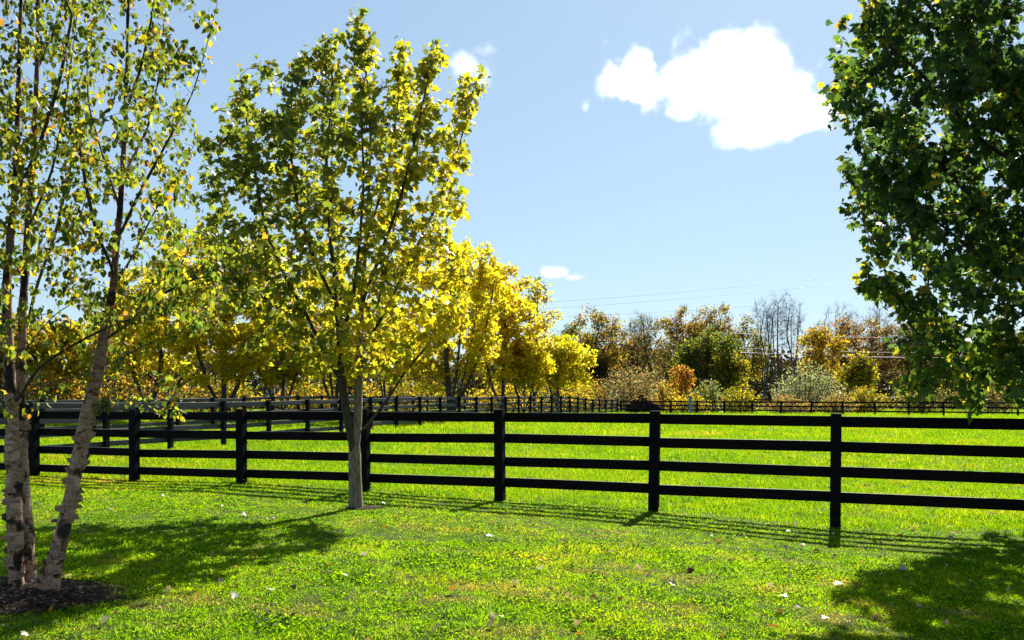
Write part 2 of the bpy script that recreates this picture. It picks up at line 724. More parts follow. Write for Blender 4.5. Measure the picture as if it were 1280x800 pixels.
def polyline_nodes(polys, step):
    """polylines: list of (points, parent poly index or -1, parent t); resampled, as nodes + parents.
    Each later polyline starts at the nearest existing node."""
    pts, par = [], []
    for k, pl in enumerate(polys):
        pl = np.array(pl, float)
        seg = np.linalg.norm(np.diff(pl, axis=0), axis=1)
        L = seg.sum()
        n = max(2, int(round(L / step)) + 1)
        s = np.linspace(0, L, n)
        cs = np.concatenate([[0], np.cumsum(seg)])
        q = np.stack([np.interp(s, cs, pl[:, i]) for i in range(3)], -1)
        if len(q) > 4:                              # soften corners
            q[1:-1] = q[1:-1] * .5 + .25 * (q[:-2] + q[2:])
        if k == 0:
            for i in range(n):
                pts.append(q[i])
                par.append(i - 1)
        else:
            j = int(np.linalg.norm(np.array(pts) - q[0], axis=1).argmin())
            for i in range(1, n):
                pts.append(q[i])
                par.append(j)
                j = len(pts) - 1
    return np.array(pts), np.array(par)


def in_view(p, m=20):
    D = np.maximum(p[:, 1], .1)
    px = 640 + p[:, 0] * F / D
    py = HOR - (p[:, 2] - EYE) * F / D
    return (px > -m) & (px < 1280 + m) & (py > -m) & (py < 800 + m)


def twig_spray(name, root, pos, tips, n, length, width, m, rg, tmax=6, up=.9):
    """fine twigs as slender crossed blades on the thin shoots"""
    base = np.array(root.location)
    sel = np.where(tips <= tmax)[0]
    i = rg.choice(sel, n)
    p = pos[i] - base + rg.normal(0, .08, (n, 3))
    d = rg.normal(0, .55, (n, 3)) + np.array([0, 0, up])
    d /= np.linalg.norm(d, axis=1)[:, None]
    l = length * rg.uniform(.5, 1.3, (n, 1))
    a = np.cross(d, rg.normal(size=(n, 3)))
    a /= np.linalg.norm(a, axis=1)[:, None]
    b = np.cross(d, a)
    e = p + d * l
    V = np.stack([p - a * width, p + a * width, e, p - b * width, p + b * width, e], 1).reshape(-1, 3)
    T = np.arange(6 * n).reshape(-1, 3)
    link(name, new_mesh(name, V, T, 3, m), root, 'stuff')


def build_tree(name, label, cat, base, polys, attr, step, di, dk, r_base, r_tip, leaf, lsize, per_node, colfn,
               m_leaf, m_bark, m_twig, rg, group=None, tipmax=6, spread=.12, droop=.3, n_limbs=0, ns=6, iters=120,
               bias=(0, 0, .15), singles=0, m_trunk=None, jitter=.12, trunk_r=None, flare=1.0, leaf_keep=None, twig_ns=4, n_leaves=None, spray=None):
    base = np.array([base[0], base[1], float(gz(base[0], base[1]))])
    pts, par = polyline_nodes(polys, step)
    pos, par = colonize(pts, par, attr, step, di, dk, iters, bias, rg, jitter)
    r, kids, tips = radii(pos, par, r_base, r_tip)
    root = thing(name, label, cat, base, 0, group)
    ch = chains(kids, r)
    ch.sort(key=lambda c: -r[c[1 if len(c) > 1 else 0]])
    if trunk_r is not None:
        pass
    loc = pos - base
    tr = ch[0]
    rr = r[tr].copy()
    if flare > 1:
        h = loc[tr][:, 2]
        rr *= 1 + (flare - 1) * np.exp(-np.maximum(h, 0) / (r_base * 2.0))
    tp = loc[tr].copy()
    tp[0, 2] -= .06
    link('trunk', tubes_mesh('trunk', [tube(tp, rr, max(ns, 8))], m_trunk or m_bark), root)

    def ctube(c, n):
        R = r[c].copy()
        R[0] = min(R[0], R[1] * 1.25)
        return tube(loc[c], R, n)
    k = 1
    for c in ch[1:1 + n_limbs]:
        link('limb', tubes_mesh('limb', [ctube(c, ns)], m_bark), root)
        k += 1
    rest = [ctube(c, twig_ns if r[c[1]] < r_base * .2 else ns) for c in ch[k:] if len(c) > 1]
    if rest:
        link('twigs', tubes_mesh('twigs', rest, m_twig), root, 'stuff')
    # leaves along the thin shoots
    sel = np.where(tips <= tipmax)[0]
    sel = sel[sel > 0]
    if per_node > 0 and len(sel):
        n = int(n_leaves or per_node * len(sel))
        i = rg.choice(sel, n)
        t = rg.random((n, 1))
        p = pos[i] * t + pos[par[i]] * (1 - t)
        off = rg.normal(size=(n, 3))
        off *= (spread * rg.random((n, 1)) ** .6) / (np.linalg.norm(off, axis=1)[:, None] + 1e-9)
        p = p + off
        if leaf_keep is not None:
            w = leaf_keep(p, rg)
            p = p[w]
            n = len(p)
        sz = lsize * np.exp(rg.normal(0, .22, n))
        R = rand_rot(n, droop, rg)
        col = colfn(p, rg)
        p = p - base
        rest_i = np.arange(n)
        if singles:
            vis = np.where(in_view(p + base, -4))[0]
            # the leaves that show largest: near the camera and facing it
            g = p[vis] + base - np.array([0, 0, EYE])
            dist = np.linalg.norm(g, axis=1)
            face = np.abs(np.einsum('ni,ni->n', R[vis][:, :, 2], g / dist[:, None]))
            order = vis[np.argsort(-(sz[vis] ** 2 * face / dist ** 2))[:singles]]
            rest_i = np.setdiff1d(rest_i, order)
            nb = 10
            lum = col[order][:, 0] / (col[order][:, 1] + 1e-6)
            bins = np.array_split(np.argsort(lum), nb)
            for b in bins:
                if not len(b):
                    continue
                me = new_mesh('leaf', leaf[0], leaf[1], 3, m_leaf, np.repeat(col[order[b]].mean(0)[None], len(leaf[0]), 0))
                for q in order[b]:
                    o = link('leaf', me, root)
                    M4 = Matrix([[*(R[q][0] * sz[q]), p[q][0]], [*(R[q][1] * sz[q]), p[q][1]],
                                 [*(R[q][2] * sz[q]), p[q][2]], [0, 0, 0, 1]])
                    o.matrix_basis = M4
        print(name, 'nodes', len(pos), 'leaves', n)
        link('foliage', leaf_mesh('foliage', leaf, p[rest_i], R[rest_i], sz[rest_i], col[rest_i], m_leaf), root, 'stuff')
    if spray:
        twig_spray('fine_twigs', root, pos, tips, *spray, m_twig, rg)
    return root, pos, r


# ------------------------------------------------------------------ fences
def box_mesh(name, sx, sy, sz, m, bev=.006):
    """a board or post centred on x and y, standing on z = 0, its long edges chamfered"""
    b = min(bev, sx * .3, sy * .3)
    pts = [(-sx / 2 + b, -sy / 2), (sx / 2 - b, -sy / 2), (sx / 2, -sy / 2 + b), (sx / 2, sy / 2 - b),
           (sx / 2 - b, sy / 2), (-sx / 2 + b, sy / 2), (-sx / 2, sy / 2 - b), (-sx / 2, -sy / 2 + b)]
    V = [(x, y, z) for z in (0, sz) for x, y in pts]
    me = bpy.data.meshes.new(name)
    Fc = [[i, (i + 1) % 8, 8 + (i + 1) % 8, 8 + i] for i in range(8)] + [list(range(7, -1, -1)), list(range(8, 16))]
    me.from_pydata(V, [], Fc)
    me.materials.append(m)
    return me


def board_mesh(name, L, h, t, m):
    """a board along +x from 0 to L, height h centred on z, thickness t centred on y"""
    b = .004
    pr = [(-t / 2 + b, -h / 2), (t / 2 - b, -h / 2), (t / 2, -h / 2 + b), (t / 2, h / 2 - b),
          (t / 2 - b, h / 2), (-t / 2 + b, h / 2), (-t / 2, h / 2 - b), (-t / 2, -h / 2 + b)]
    V = [(x, y, z) for x in (0, L) for y, z in pr]
    me = bpy.data.meshes.new(name)
    Fc = [[i, 8 + i, 8 + (i + 1) % 8, (i + 1) % 8] for i in range(8)] + [list(range(8)), list(range(15, 7, -1))]
    me.from_pydata(V, [], Fc)
    me.materials.append(m)
    me.materials.append(M_LIT_EDGE)
    for i in (3, 4, 5):                     # upper edge paler: grazing sunlight put into the colour, with some wear
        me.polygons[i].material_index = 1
    return me


def build_fence(name, label, pts, ztop, m_post, m_board, post_w, side, n_rails=4, pitch=.34, bh=.145, rg=None,
                over=.03, jitter=.012):
    """pts: post places; ztop(i): height of the top rail's upper edge at post i; side: +1 puts the boards beyond the posts"""
    pts = np.array(pts, float)
    z0 = gz(pts[:, 0], pts[:, 1])
    root = thing(name, label, 'fence', (pts[0, 0], pts[0, 1], z0[0]))
    base = np.array([pts[0, 0], pts[0, 1], z0[0]])
    a0 = math.atan2(pts[1, 1] - pts[0, 1], pts[1, 0] - pts[0, 0])
    pm = box_mesh('post', post_w, post_w, 1.0, m_post)
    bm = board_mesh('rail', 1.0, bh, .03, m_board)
    top = np.array([ztop(i) for i in range(len(pts))])
    for i in range(len(pts)):
        o = link('post', pm, root)
        zb = z0[i] - .08
        h = top[i] + over + rg.uniform(-.01, .015) - zb
        o.location = (pts[i, 0] - base[0], pts[i, 1] - base[1], zb - base[2])
        o.rotation_euler = (rg.normal(0, .008), rg.normal(0, .008), a0)
        o.scale = (1, 1, h)
    for i in range(len(pts) - 1):
        d = pts[i + 1] - pts[i]
        L = np.hypot(*d)
        a = math.atan2(d[1], d[0])
        nrm = np.array([-math.sin(a), math.cos(a)]) * side * (post_w / 2 + .015 - .002)
        for k in range(n_rails):
            za = top[i] - bh / 2 - k * pitch + rg.normal(0, jitter)
            zb = top[i + 1] - bh / 2 - k * pitch + rg.normal(0, jitter)
            o = link('rail', bm, root)
            gap = .003
            o.location = (pts[i, 0] + nrm[0] - base[0], pts[i, 1] + nrm[1] - base[1], za - base[2])
            o.rotation_euler = (rg.normal(0, .02), -math.atan2(zb - za, L), a)
            o.scale = (L - gap, 1, 1)
    return root


FR = np.random.default_rng(3)
px_posts = [43, 168, 302, 456, 625, 817, 1044]
near_pts = []
for px in px_posts:
    t = (px - 640) / F
    D = 13.5 / (1 + .375 * t)
    near_pts.append((t * D, D))
u = np.array([1, -.375]) / math.hypot(1, .375) * 2.43
left = [np.array(near_pts[0]) - u * k for k in (3, 2, 1)]
right = [np.array(near_pts[-1]) + u * k for k in (1, 2, 3, 4)]
near_pts = [tuple(p) for p in left] + near_pts + [tuple(p) for p in right]
ztn = [1.39, 1.39, 1.39, 1.385, 1.39, 1.40, 1.412, 1.408, 1.40, 1.378, 1.36, 1.35, 1.34, 1.33]
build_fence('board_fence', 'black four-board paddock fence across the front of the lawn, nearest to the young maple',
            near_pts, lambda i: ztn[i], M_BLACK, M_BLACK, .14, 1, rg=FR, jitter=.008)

# the lane fence that runs away to the far corner
Bdir = np.array([.797, 2.307])
B0 = np.array([-9.94, 25.6])
bp_ = [tuple(B0 + Bdir * n) for n in range(-3, 26)]
build_fence('board_fence', 'weathered grey board fence running away from behind the birch to the far field corner',
            bp_, lambda i: float(gz(*bp_[i])) + 1.40, M_FARP, M_GREYB, .13, 1, rg=FR)
E0 = np.array([-15.0, 39.5])
ep_ = [tuple(E0 + Bdir * n) for n in range(-6, 25)]
build_fence('board_fence', 'second weathered grey fence, parallel behind the lane fence, in front of yellow trees',
            ep_, lambda i: float(gz(*ep_[i])) + 1.42, M_FARP, M_GREYB, .13, 1, rg=FR)
c0 = np.array(bp_[-1])
cd = np.array([23.6, -15.0])
cd = cd / np.linalg.norm(cd) * 2.5
cp_ = [tuple(c0 + cd * (n + .15)) for n in range(0, 22)]
build_fence('board_fence', 'low dark fence along the far side of the field below the shrubs',
            cp_, lambda i: 1.52 - .006 * i, M_FARP, M_FARP, .15, 1, rg=FR, bh=.13, pitch=.36)

# ------------------------------------------------------------------ the young maple in front of the fence
TR = np.random.default_rng(21)
MD = 12.3
mb = (MPX, MPY)
mz = float(gz(*mb))


def mp(px, py, dy=0.0):
    q = P(px, py, MD + dy)
    return q


maple_polys = [
    [(mb[0], mb[1], mz), mp(444, 600), mp(443, 562), mp(447, 530), mp(448, 490, .1), mp(450, 440, .15), mp(452, 380, .1), mp(458, 300, 0), mp(462, 220), mp(464, 130), mp(452, 60), mp(446, 25)],
    [mp(443, 566), mp(434, 520, -.05), mp(427, 478, -.1), mp(424, 430, -.2), mp(420, 370, -.3), mp(412, 290, -.35), mp(408, 200, -.3), mp(416, 110), mp(412, 48)],
    [mp(428, 478, -.1), mp(404, 436, -.2), mp(384, 395, -.3), mp(356, 345, -.5), mp(332, 290, -.5), mp(318, 210, -.4), mp(305, 130), mp(300, 95)],
    [mp(400, 430, -.2), mp(370, 400, .1), mp(330, 372, .3), mp(290, 345, .5), mp(258, 300, .6)],
    [mp(420, 380, -.3), mp(395, 330, -.7), mp(372, 260, -1.0), mp(362, 180, -1.0), mp(366, 90, -.6)],
    [mp(449, 545), mp(465, 524, .1), mp(484, 500, .2), mp(508, 462, .4), mp(545, 420, .5), mp(580, 388, .5)],
    [mp(450, 440, .15), mp(478, 396, .3), mp(510, 330, .6), mp(540, 270, .7), mp(570, 200, .6), mp(592, 110, .3), mp(600, 92, .2)],
    [mp(452, 380, .1), mp(475, 320, -.4), mp(500, 250, -.8), mp(520, 170, -.8), mp(541, 70, -.3)],
    [mp(458, 300), mp(480, 230, .4), mp(495, 150, .5), mp(505, 55, .3)],
    [mp(424, 430, -.2), mp(440, 380, -.9), mp(450, 300, -1.4), mp(455, 220, -1.5), mp(450, 120, -1.1)],
    [mp(448, 470, .1), mp(430, 400, .8), mp(415, 310, 1.3), mp(405, 220, 1.4), mp(420, 120, 1.0)],
    [mp(450, 440, .15), mp(470, 390, 1.0), mp(490, 300, 1.5), mp(505, 210, 1.5), mp(510, 130, 1.1)],
]
# crown outline per row (px): left and right edges
rows = np.array([[20, 440, 455], [60, 404, 475], [95, 338, 528], [125, 282, 564], [160, 246, 588], [220, 232, 595], [280, 230, 592],
                 [330, 244, 594], [380, 266, 596], [420, 296, 582], [455, 335, 548], [475, 380, 505]], float)


def maple_attr(n, rg):
    res = []
    while len(res) < n:
        y = rg.uniform(22, 472)
        l, r_ = np.interp(y, rows[:, 0], rows[:, 1]), np.interp(y, rows[:, 0], rows[:, 2])
        a, q = rg.uniform(0, 2 * math.pi), rg.random() ** .42
        hw = (r_ - l) / 2
        if y < 135 and rg.random() < .4:
            continue
        x = (l + r_) / 2 + hw * q * math.cos(a)
        dy = hw * MD / F * .95 * q * math.sin(a)
        res.append(mp(x, y, dy))
    for tip, bot in (((446, 6), (452, 100)), ((413, 24), (420, 120)), ((463, 18), (462, 110)), ((505, 40), (500, 140)), ((541, 50), (530, 160)),
                     ((602, 84), (570, 160)), ((366, 64), (366, 150)), ((300, 82), (305, 150)), ((585, 100), (560, 180)), ((335, 80), (340, 160)), ((560, 75), (550, 150))):
        for k in np.linspace(0, 1, 8):
            x = tip[0] + (bot[0] - tip[0]) * k
            y = tip[1] + (bot[1] - tip[1]) * k
            res.append(mp(x, y, rg.normal(0, .12)) + rg.normal(0, .04 + .05 * k, 3))
    return np.array(res)


def maple_col(p, rg):
    px = 640 + p[:, 0] * F / p[:, 1]
    py = HOR - (p[:, 2] - EYE) * F / p[:, 1]
    n = len(p)
    g = np.array([.066, .082, .013])
    yg = np.array([.140, .140, .011])
    ye = np.array([.28, .205, .010])
    ob = np.array([.25, .13, .02])
    t = np.clip((px - 330) / 230, 0, 1) * .5 + np.clip((py - 200) / 250, 0, 1) * .28 + .16 + rg.normal(0, .24, n)
    c = np.where((t < .42)[:, None], g, np.where((t < .72)[:, None], yg, ye))
    c = np.where((rg.random(n) < .025)[:, None], ob, c)
    return np.clip(c * np.exp(rg.normal(0, .16, (n, 1))), .003, .6)


def maple_keep(p, rg):
    px = 640 + p[:, 0] * F / p[:, 1]
    py = HOR - (p[:, 2] - EYE) * F / p[:, 1]
    inner = np.clip(1 - np.abs(px - 435) / 130, 0, 1) * smooth(230, 340, py)
    return rg.random(len(p)) > .45 * inner


build_tree('maple_tree', 'young yellow-green maple with a slim grey trunk on the lawn before the black fence', 'tree',
           mb, maple_polys, maple_attr(1100, TR), .15, .9, .20, .088, .0042, MAPLE, .094, 10.5, maple_col,
           M_LEAF, M_TWIG, M_TWIG, TR, tipmax=5, spread=.17, droop=.35, n_limbs=11, singles=290, m_trunk=M_BARK, flare=1.25,
           bias=(0, 0, .25), leaf_keep=maple_keep)

# ------------------------------------------------------------------ the dark green maple at the picture's right
RD = 11.4
rb = (7.9, 11.4)
rz_ = float(gz(*rb))


def rp(px, py, dy=0.0):
    return P(px, py, RD + dy)


right_polys = [
    [(rb[0], rb[1], rz_), (7.9, 11.4, 1.2), (7.85, 11.4, 2.2), (7.8, 11.4, 3.5), (7.8, 11.4, 5.0), (7.7, 11.4, 6.8), (7.7, 11.4, 8.2)],
    [(7.88, 11.4, 1.7), (7.0, 11.3, 1.95), (6.2, 11.2, 2.1), rp(1190, 440, -.2), rp(1150, 420, -.2)],
    [(7.85, 11.4, 2.2), (7.0, 11.0, 2.8), rp(1235, 330, -.7), rp(1170, 275, -.9), rp(1110, 240, -.8)],
    [(7.85, 11.4, 2.6), (7.0, 11.9, 3.3), rp(1240, 270, .8), rp(1170, 200, .9), rp(1110, 150, .8)],
    [(7.8, 11.4, 3.4), (7.0, 11.2, 4.3), rp(1230, 180, -.4), rp(1150, 90, -.5), rp(1090, 40, -.4)],
    [(7.85, 11.4, 2.0), (7.2, 10.4, 2.3), (6.5, 9.8, 2.6), rp(1225, 380, -1.8), rp(1180, 330, -1.9)],
    [(7.85, 11.4, 2.1), (7.2, 12.3, 2.4), (6.3, 12.9, 2.8), rp(1160, 360, 1.7)],
    [(7.8, 11.4, 4.2), (7.0, 11.5, 5.2), rp(1220, 80, .1), rp(1140, -20, .2)],
    [(7.8, 11.4, 3.9), (7.0, 10.3, 4.8), (6.3, 9.6, 5.6)],
    [(7.88, 11.4, 1.8), (8.9, 11.2, 2.3), (10.0, 11.0, 3.0)],
    [(7.8, 11.4, 3.0), (8.8, 12.2, 3.9), (9.8, 12.6, 5.0)],
    [(7.88, 11.4, 1.6), (7.1, 11.8, 1.75), rp(1250, 470, .3), rp(1200, 465, .3)],
]
rrows = np.array([[-190, 1196], [-110, 1096], [-40, 1044], [20, 1036], [60, 1040], [100, 1026], [150, 1016], [190, 1006], [230, 1028], [260, 1048], [300, 1058],
                  [340, 1076], [370, 1076], [410, 1094], [450, 1122], [485, 1110], [510, 1147]], float)


def right_attr(n, rg):
    res = []
    while len(res) < n:
        y = rg.uniform(-185, 512)
        l = np.interp(y, rrows[:, 0], rrows[:, 1]) + rg.normal(0, 6)
        xl = (l - 640) * RD / F
        R = rb[0] - xl
        a, q = rg.uniform(0, 2 * math.pi), rg.random() ** .42
        x = rb[0] + R * q * math.cos(a)
        dy = R * .85 * q * math.sin(a)
        z = EYE - (y - HOR) * RD / F
        if x > 8.6 and rg.random() < .7:
            continue
        # keep the left outline as seen from here by closing in front of and behind the axis
        if dy < 0:
            x = x * (1 + dy / RD * .5) + (1 - (1 + dy / RD * .5)) * rb[0]
        res.append((x, rb[1] + dy, z))
    return np.array(res)


def right_col(p, rg):
    n = len(p)
    py = HOR - (p[:, 2] - EYE) * F / p[:, 1]
    px = 640 + p[:, 0] * F / p[:, 1]
    g = np.array([.020, .040, .014])
    g2 = np.array([.045, .076, .012])
    ye = np.array([.17, .165, .012])
    orr = np.array([.24, .15, .02])
    t = rg.random(n)
    lowedge = np.clip((py - 250) / 250, 0, 1)  # lower leaves turn yellower: their backlit glow is put into the leaf colour
    edge = np.clip(1 - (px - np.interp(py, rrows[:, 0], rrows[:, 1])) / 70, 0, 1)
    c = np.where((t < .60 - .4 * lowedge - .2 * edge)[:, None], g, g2)
    c = np.where((rg.random(n) < .03 + .08 * lowedge + .2 * edge)[:, None], ye, c)
    c = np.where((rg.random(n) < .012 + .03 * edge)[:, None], orr, c)
    return np.clip(c * np.exp(rg.normal(0, .16, (n, 1))), .003, .6)


def right_keep(p, rg):
    # how far the crown reaches, told by the edge of its shadow on the lawn
    s_ = (p[:, 2] + .1) / math.tan(se)
    X, D = p[:, 0] - s_ * math.sin(sa), p[:, 1] - s_ * math.cos(sa)
    D = np.maximum(D, .5)
    px, py = 640 + X * F / D, HOR + (EYE + .12) * F / D
    lim = np.interp(py, [640, 670, 690, 700, 740, 800, 830], [1280, 1225, 1160, 1120, 1062, 1005, 940])
    ok = (px > lim + rg.normal(0, 10, len(p))) | (py > 835)
    vy = HOR - (p[:, 2] - EYE) * F / p[:, 1]
    return ok & (rg.random(len(p)) > .12 * smooth(260, 400, vy))


right_pts = right_attr(1900, TR)
right_pts = right_pts[right_keep(right_pts, TR)]
build_tree('maple_tree', 'big dark green maple with dense leaves hanging over the fence, its trunk out of sight', 'tree',
           rb, right_polys, right_pts, .2, 1.1, .24, .16, .0045, MAPLE, .105, 17, right_col,
           M_LEAFD, M_TWIG, M_TWIG, TR, tipmax=6, spread=.22, droop=.45, n_limbs=11, singles=290, m_trunk=M_BARK, flare=1.3,
           bias=(0, 0, .05), leaf_keep=right_keep)

# ------------------------------------------------------------------ the river birch clump
BD = 6.7


def bq(px, py, dy=0.0):
    return P(px, py, BD + dy)


bbase = (float(bq(30, 745)[0]), BD)
bzz = float(gz(*bbase))


def birch_stem(root, pts, wid, rg, flakes):
    """a stem as a lumpy tube with curling bark flakes as parts"""
    pts = np.array(pts)
    seg = np.linalg.norm(np.diff(pts, axis=0), axis=1)
    cs = np.concatenate([[0], np.cumsum(seg)])
    n = int(cs[-1] / .035)
    s = np.linspace(0, cs[-1], n)
    q = np.stack([np.interp(s, cs, pts[:, i]) for i in range(3)], -1)
    for _ in range(3):
        q[1:-1] = .5 * q[1:-1] + .25 * (q[:-2] + q[2:])
    w = np.interp(s, cs, wid) / 2 * .73
    ns = 18
    V, Q = tube(q, w, ns)
    V = V.reshape(n, ns, 3)
    lump = rg.normal(size=(n, ns))
    for _ in range(2):
        lump = (lump + np.roll(lump, 1, 0) + np.roll(lump, -1, 0) + np.roll(lump, 1, 1) + np.roll(lump, -1, 1)) / 3
    lump2 = rg.normal(size=(n // 6 + 2, 6))
    up = np.repeat(np.repeat(lump2, 6, 0)[:n], 3, 1)
    for _ in range(3):
        up = (up + np.roll(up, 1, 0) + np.roll(up, -1, 0) + np.roll(up, 1, 1) + np.roll(up, -1, 1)) / 5
    k = .06 * lump / (lump.std() + 1e-6) + .09 * up / (up.std() + 1e-6)
    V = q[:, None] + (V - q[:, None]) * (1 + k)[:, :, None]
    base = np.array(root.location)
    o = link('trunk', new_mesh('trunk', V.reshape(-1, 3) - base, Q, 4, M_BIRCH, smooth_shade=True), root)
    return q, w


def flake_mesh(seed, rg):
    """a curling scrap of paper bark, lying on a unit-radius stem: x around, z along"""
    nu, nv = 5, 5
    V = []
    ang = rg.uniform(.5, 1.1)
    hgt = rg.uniform(1.0, 2.1)
    for j in range(nv):
        for i in range(nu):
            u_ = i / (nu - 1)
            v_ = j / (nv - 1)
            a = (u_ - .5) * ang * 2 * (1 - .35 * v_ * rg.uniform(.4, 1.2))
            lift = 1.06 + .55 * (u_ ** 2.2) * rg.uniform(.75, 1.15) + .06 * v_
            V.append((math.sin(a) * lift, -math.cos(a) * lift, (v_ - .5) * hgt * (1 - .62 * u_ ** 1.5) + .35 * u_ * math.sin(seed * 2.1) + rg.normal(0, .05)))
    Fc = [[j * nu + i, j * nu + i + 1, (j + 1) * nu + i + 1, (j + 1) * nu + i] for j in range(nv - 1) for i in range(nu - 1)]
    return new_mesh('bark_flake', np.array(V), np.array(Fc), 4, M_FLAKE, smooth_shade=True)


M_FLAKE = bark_material('paper_bark', (.12, .05, .025), (.52, .34, .24), 4, 1, .2)
FLK = [flake_mesh(i, np.random.default_rng(40 + i)) for i in range(8)]


def add_flakes(root, q, w, n, rg, zmax):
    base = np.array(root.location)
    idx = np.where(q[:, 2] < zmax)[0]
    for _ in range(n):
        i = int(rg.choice(idx[2:]))
        t = q[min(i + 1, len(q) - 1)] - q[i - 1]
        t /= np.linalg.norm(t)
        o = link('bark_flake', FLK[int(rg.integers(8))], root)
        quat = Vector((0, 0, 1)).rotation_difference(Vector(t))
        # mostly on the sides that this view shows in profile
        a = rg.choice([rg.normal(-1.2, .5), rg.normal(1.2, .5), rg.normal(0, .7)])
        Mx = quat.to_matrix().to_4x4() @ Matrix.Rotation(a, 4, 'Z')
        s_ = w[i]
        if rg.random() < .5:
            Mx = Mx @ Matrix.Scale(-1, 4, (1, 0, 0))
        Mx = Mx @ Matrix.Diagonal((s_, s_, s_ * rg.uniform(.6, 1.1), 1))
        Mx.translation = Vector(q[i] - base)
        o.matrix_basis = Mx


def build_birch():
    rg = np.random.default_rng(77)
    root = thing('birch_tree', 'river birch clump with peeling pinkish bark and small yellow-green leaves in the mulch bed', 'tree',
                 (bbase[0], bbase[1], bzz))
    base = np.array(root.location)
    A1 = [bq(23, 752, 0), bq(19, 700, 0), bq(17, 600, .02), bq(14, 500, .04), bq(10, 430, .06), bq(8, 340, .08), bq(18, 250, .1), bq(22, 150, .1), bq(25, 40, .1), bq(28, -80, .1), bq(30, -200, .1)]
    A2 = [bq(40, 748, .16), bq(36, 690, .16), bq(29, 600, .17), bq(27, 500, .2), bq(28, 400, .24), bq(34, 290, .3), bq(42, 190, .3), bq(46, 90, .3), bq(48, -30, .3), bq(50, -160, .3)]
    Bs = [bq(58, 752, -.1), bq(70, 706, -.08), bq(84, 640, -.04), bq(100, 565, 0), bq(112, 510, 0), bq(125, 452, 0), bq(136, 395, 0), bq(143, 340, .02), bq(150, 260, .03), bq(156, 170, .04), bq(158, 100, .05), bq(160, 10, .05), bq(163, -90, .05), bq(166, -190, .05)]
    stems = [A1, A2, Bs]
    wids = [[.18, .15, .135, .12, .098, .08, .064, .05, .035, .02, .01],
            [.16, .13, .12, .10, .085, .07, .055, .045, .03, .01],
            [.21, .17, .155, .145, .13, .11, .088, .07, .055, .045, .036, .028, .018, .008]]
    starts = []
    for st, wd, nf in zip(stems, wids, (52, 26, 70)):
        q, w = birch_stem(root, st, wd, rg, nf)
        add_flakes(root, q, w, nf, rg, 2.3)
        starts.append((q, w))
    # branch skeletons
    br = [
        [bq(20, 505, .05), bq(45, 462, -.1), bq(82, 436, -.2), bq(128, 412, -.3), bq(182, 392, -.4)],
        [bq(16, 470, .05), bq(40, 425, .2), bq(70, 390, .4), bq(110, 370, .5), bq(150, 372, .6)],
        [bq(28, 430, .2), bq(45, 360, .5), bq(70, 290, .7), bq(90, 200, .8), bq(100, 120, .8)],
        [bq(10, 400, .06), bq(-25, 330, -.2), bq(-60, 250, -.3), bq(-80, 150, -.3)],
        [bq(18, 250, .1), bq(50, 180, -.4), bq(75, 100, -.6), bq(90, 20, -.6)],
        [bq(34, 290, .3), bq(65, 215, .0), bq(82, 130, -.1), bq(95, 30, -.1)],
        [bq(130, 425, 0), bq(160, 405, -.1), bq(195, 372, -.2), bq(235, 350, -.3), bq(262, 345, -.3)],
        [bq(140, 362, .02), bq(165, 322, .3), bq(185, 280, .5), bq(215, 225, .6), bq(250, 170, .6)],
        [bq(147, 300, .03), bq(175, 240, -.2), bq(205, 185, -.3), bq(240, 120, -.3), bq(258, 60, -.3), bq(272, 2, -.3)],
        [bq(150, 260, .03), bq(130, 200, .4), bq(110, 130, .6), bq(108, 60, .6)],
        [bq(152, 225, .03), bq(185, 160, .5), bq(200, 90, .7), bq(205, 20, .7)],
        [bq(157, 140, .04), bq(178, 80, -.3), bq(190, 20, -.4), bq(200, -50, -.4)],
        [bq(143, 340, .02), bq(120, 290, -.4), bq(105, 220, -.7), bq(95, 150, -.8)],
        [bq(112, 510, 0), bq(150, 498, -.1), bq(190, 505, -.2), bq(228, 513, -.25)],
        [bq(118, 482, 0), bq(100, 470, -.2), bq(75, 480, -.3), bq(45, 500, -.35), bq(30, 520, -.4)],
        [bq(122, 465, 0), bq(165, 440, .3), bq(205, 420, .5), bq(250, 405, .6)],
        [bq(14, 520, .04), bq(-20, 470, .2), bq(-60, 430, .3)],
        [bq(26, 500, .2), bq(55, 480, .6), bq(100, 470, 1.0), bq(150, 455, 1.2)],
        [bq(46, 90, .3), bq(70, 30, .5), bq(90, -40, .6)],
        [bq(22, 150, .1), bq(-10, 90, .3), bq(-40, 20, .4)],
    ]
    allp = [A1, A2, Bs] + br
    pts, par = polyline_nodes(allp, .10)
    # the second and third stems are not branches of the first; their nodes keep their own radius
    rgA = np.random.default_rng(5)
    at = []
    while len(at) < 1250:
        x = rgA.uniform(-150, 285)
        y = rgA.uniform(-170, 470)
        dy = rgA.normal(0, .65)
        lim = np.interp(y, [-170, 0, 120, 250, 330, 420, 470], [230, 238, 232, 250, 300, 280, 215])
        if x > lim:
            continue
        if y > 395 and rgA.random() < .75:
            continue
        if y < 0 and rgA.random() < .4:
            continue
        at.append(bq(x, y, np.clip(dy, -1.25, 1.7)))
    pos, par = colonize(pts, par, np.array(at), .10, .75, .12, 120, (0, 0, .1), rgA, .2)
    r, kids, tips = radii(pos, par, .10, .0016)
    isstem = np.zeros(len(pos), bool)
    k = 0
    for pl in allp[:3]:
        L = np.linalg.norm(np.diff(np.array(pl), axis=0), axis=1).sum()
        n = max(2, int(round(L / .10)) + 1)
        c = n if k == 0 else n - 1
        isstem[k:k + c] = True
        k += c
    r = np.minimum(r, .013)
    loc = pos - base
    ch = chains(kids, np.where(isstem, 10, r))
    ch = [c for c in ch if len(c) > 1 and not isstem[c[1]]]
    ch.sort(key=lambda c: -(r[c[1]] * len(c)))
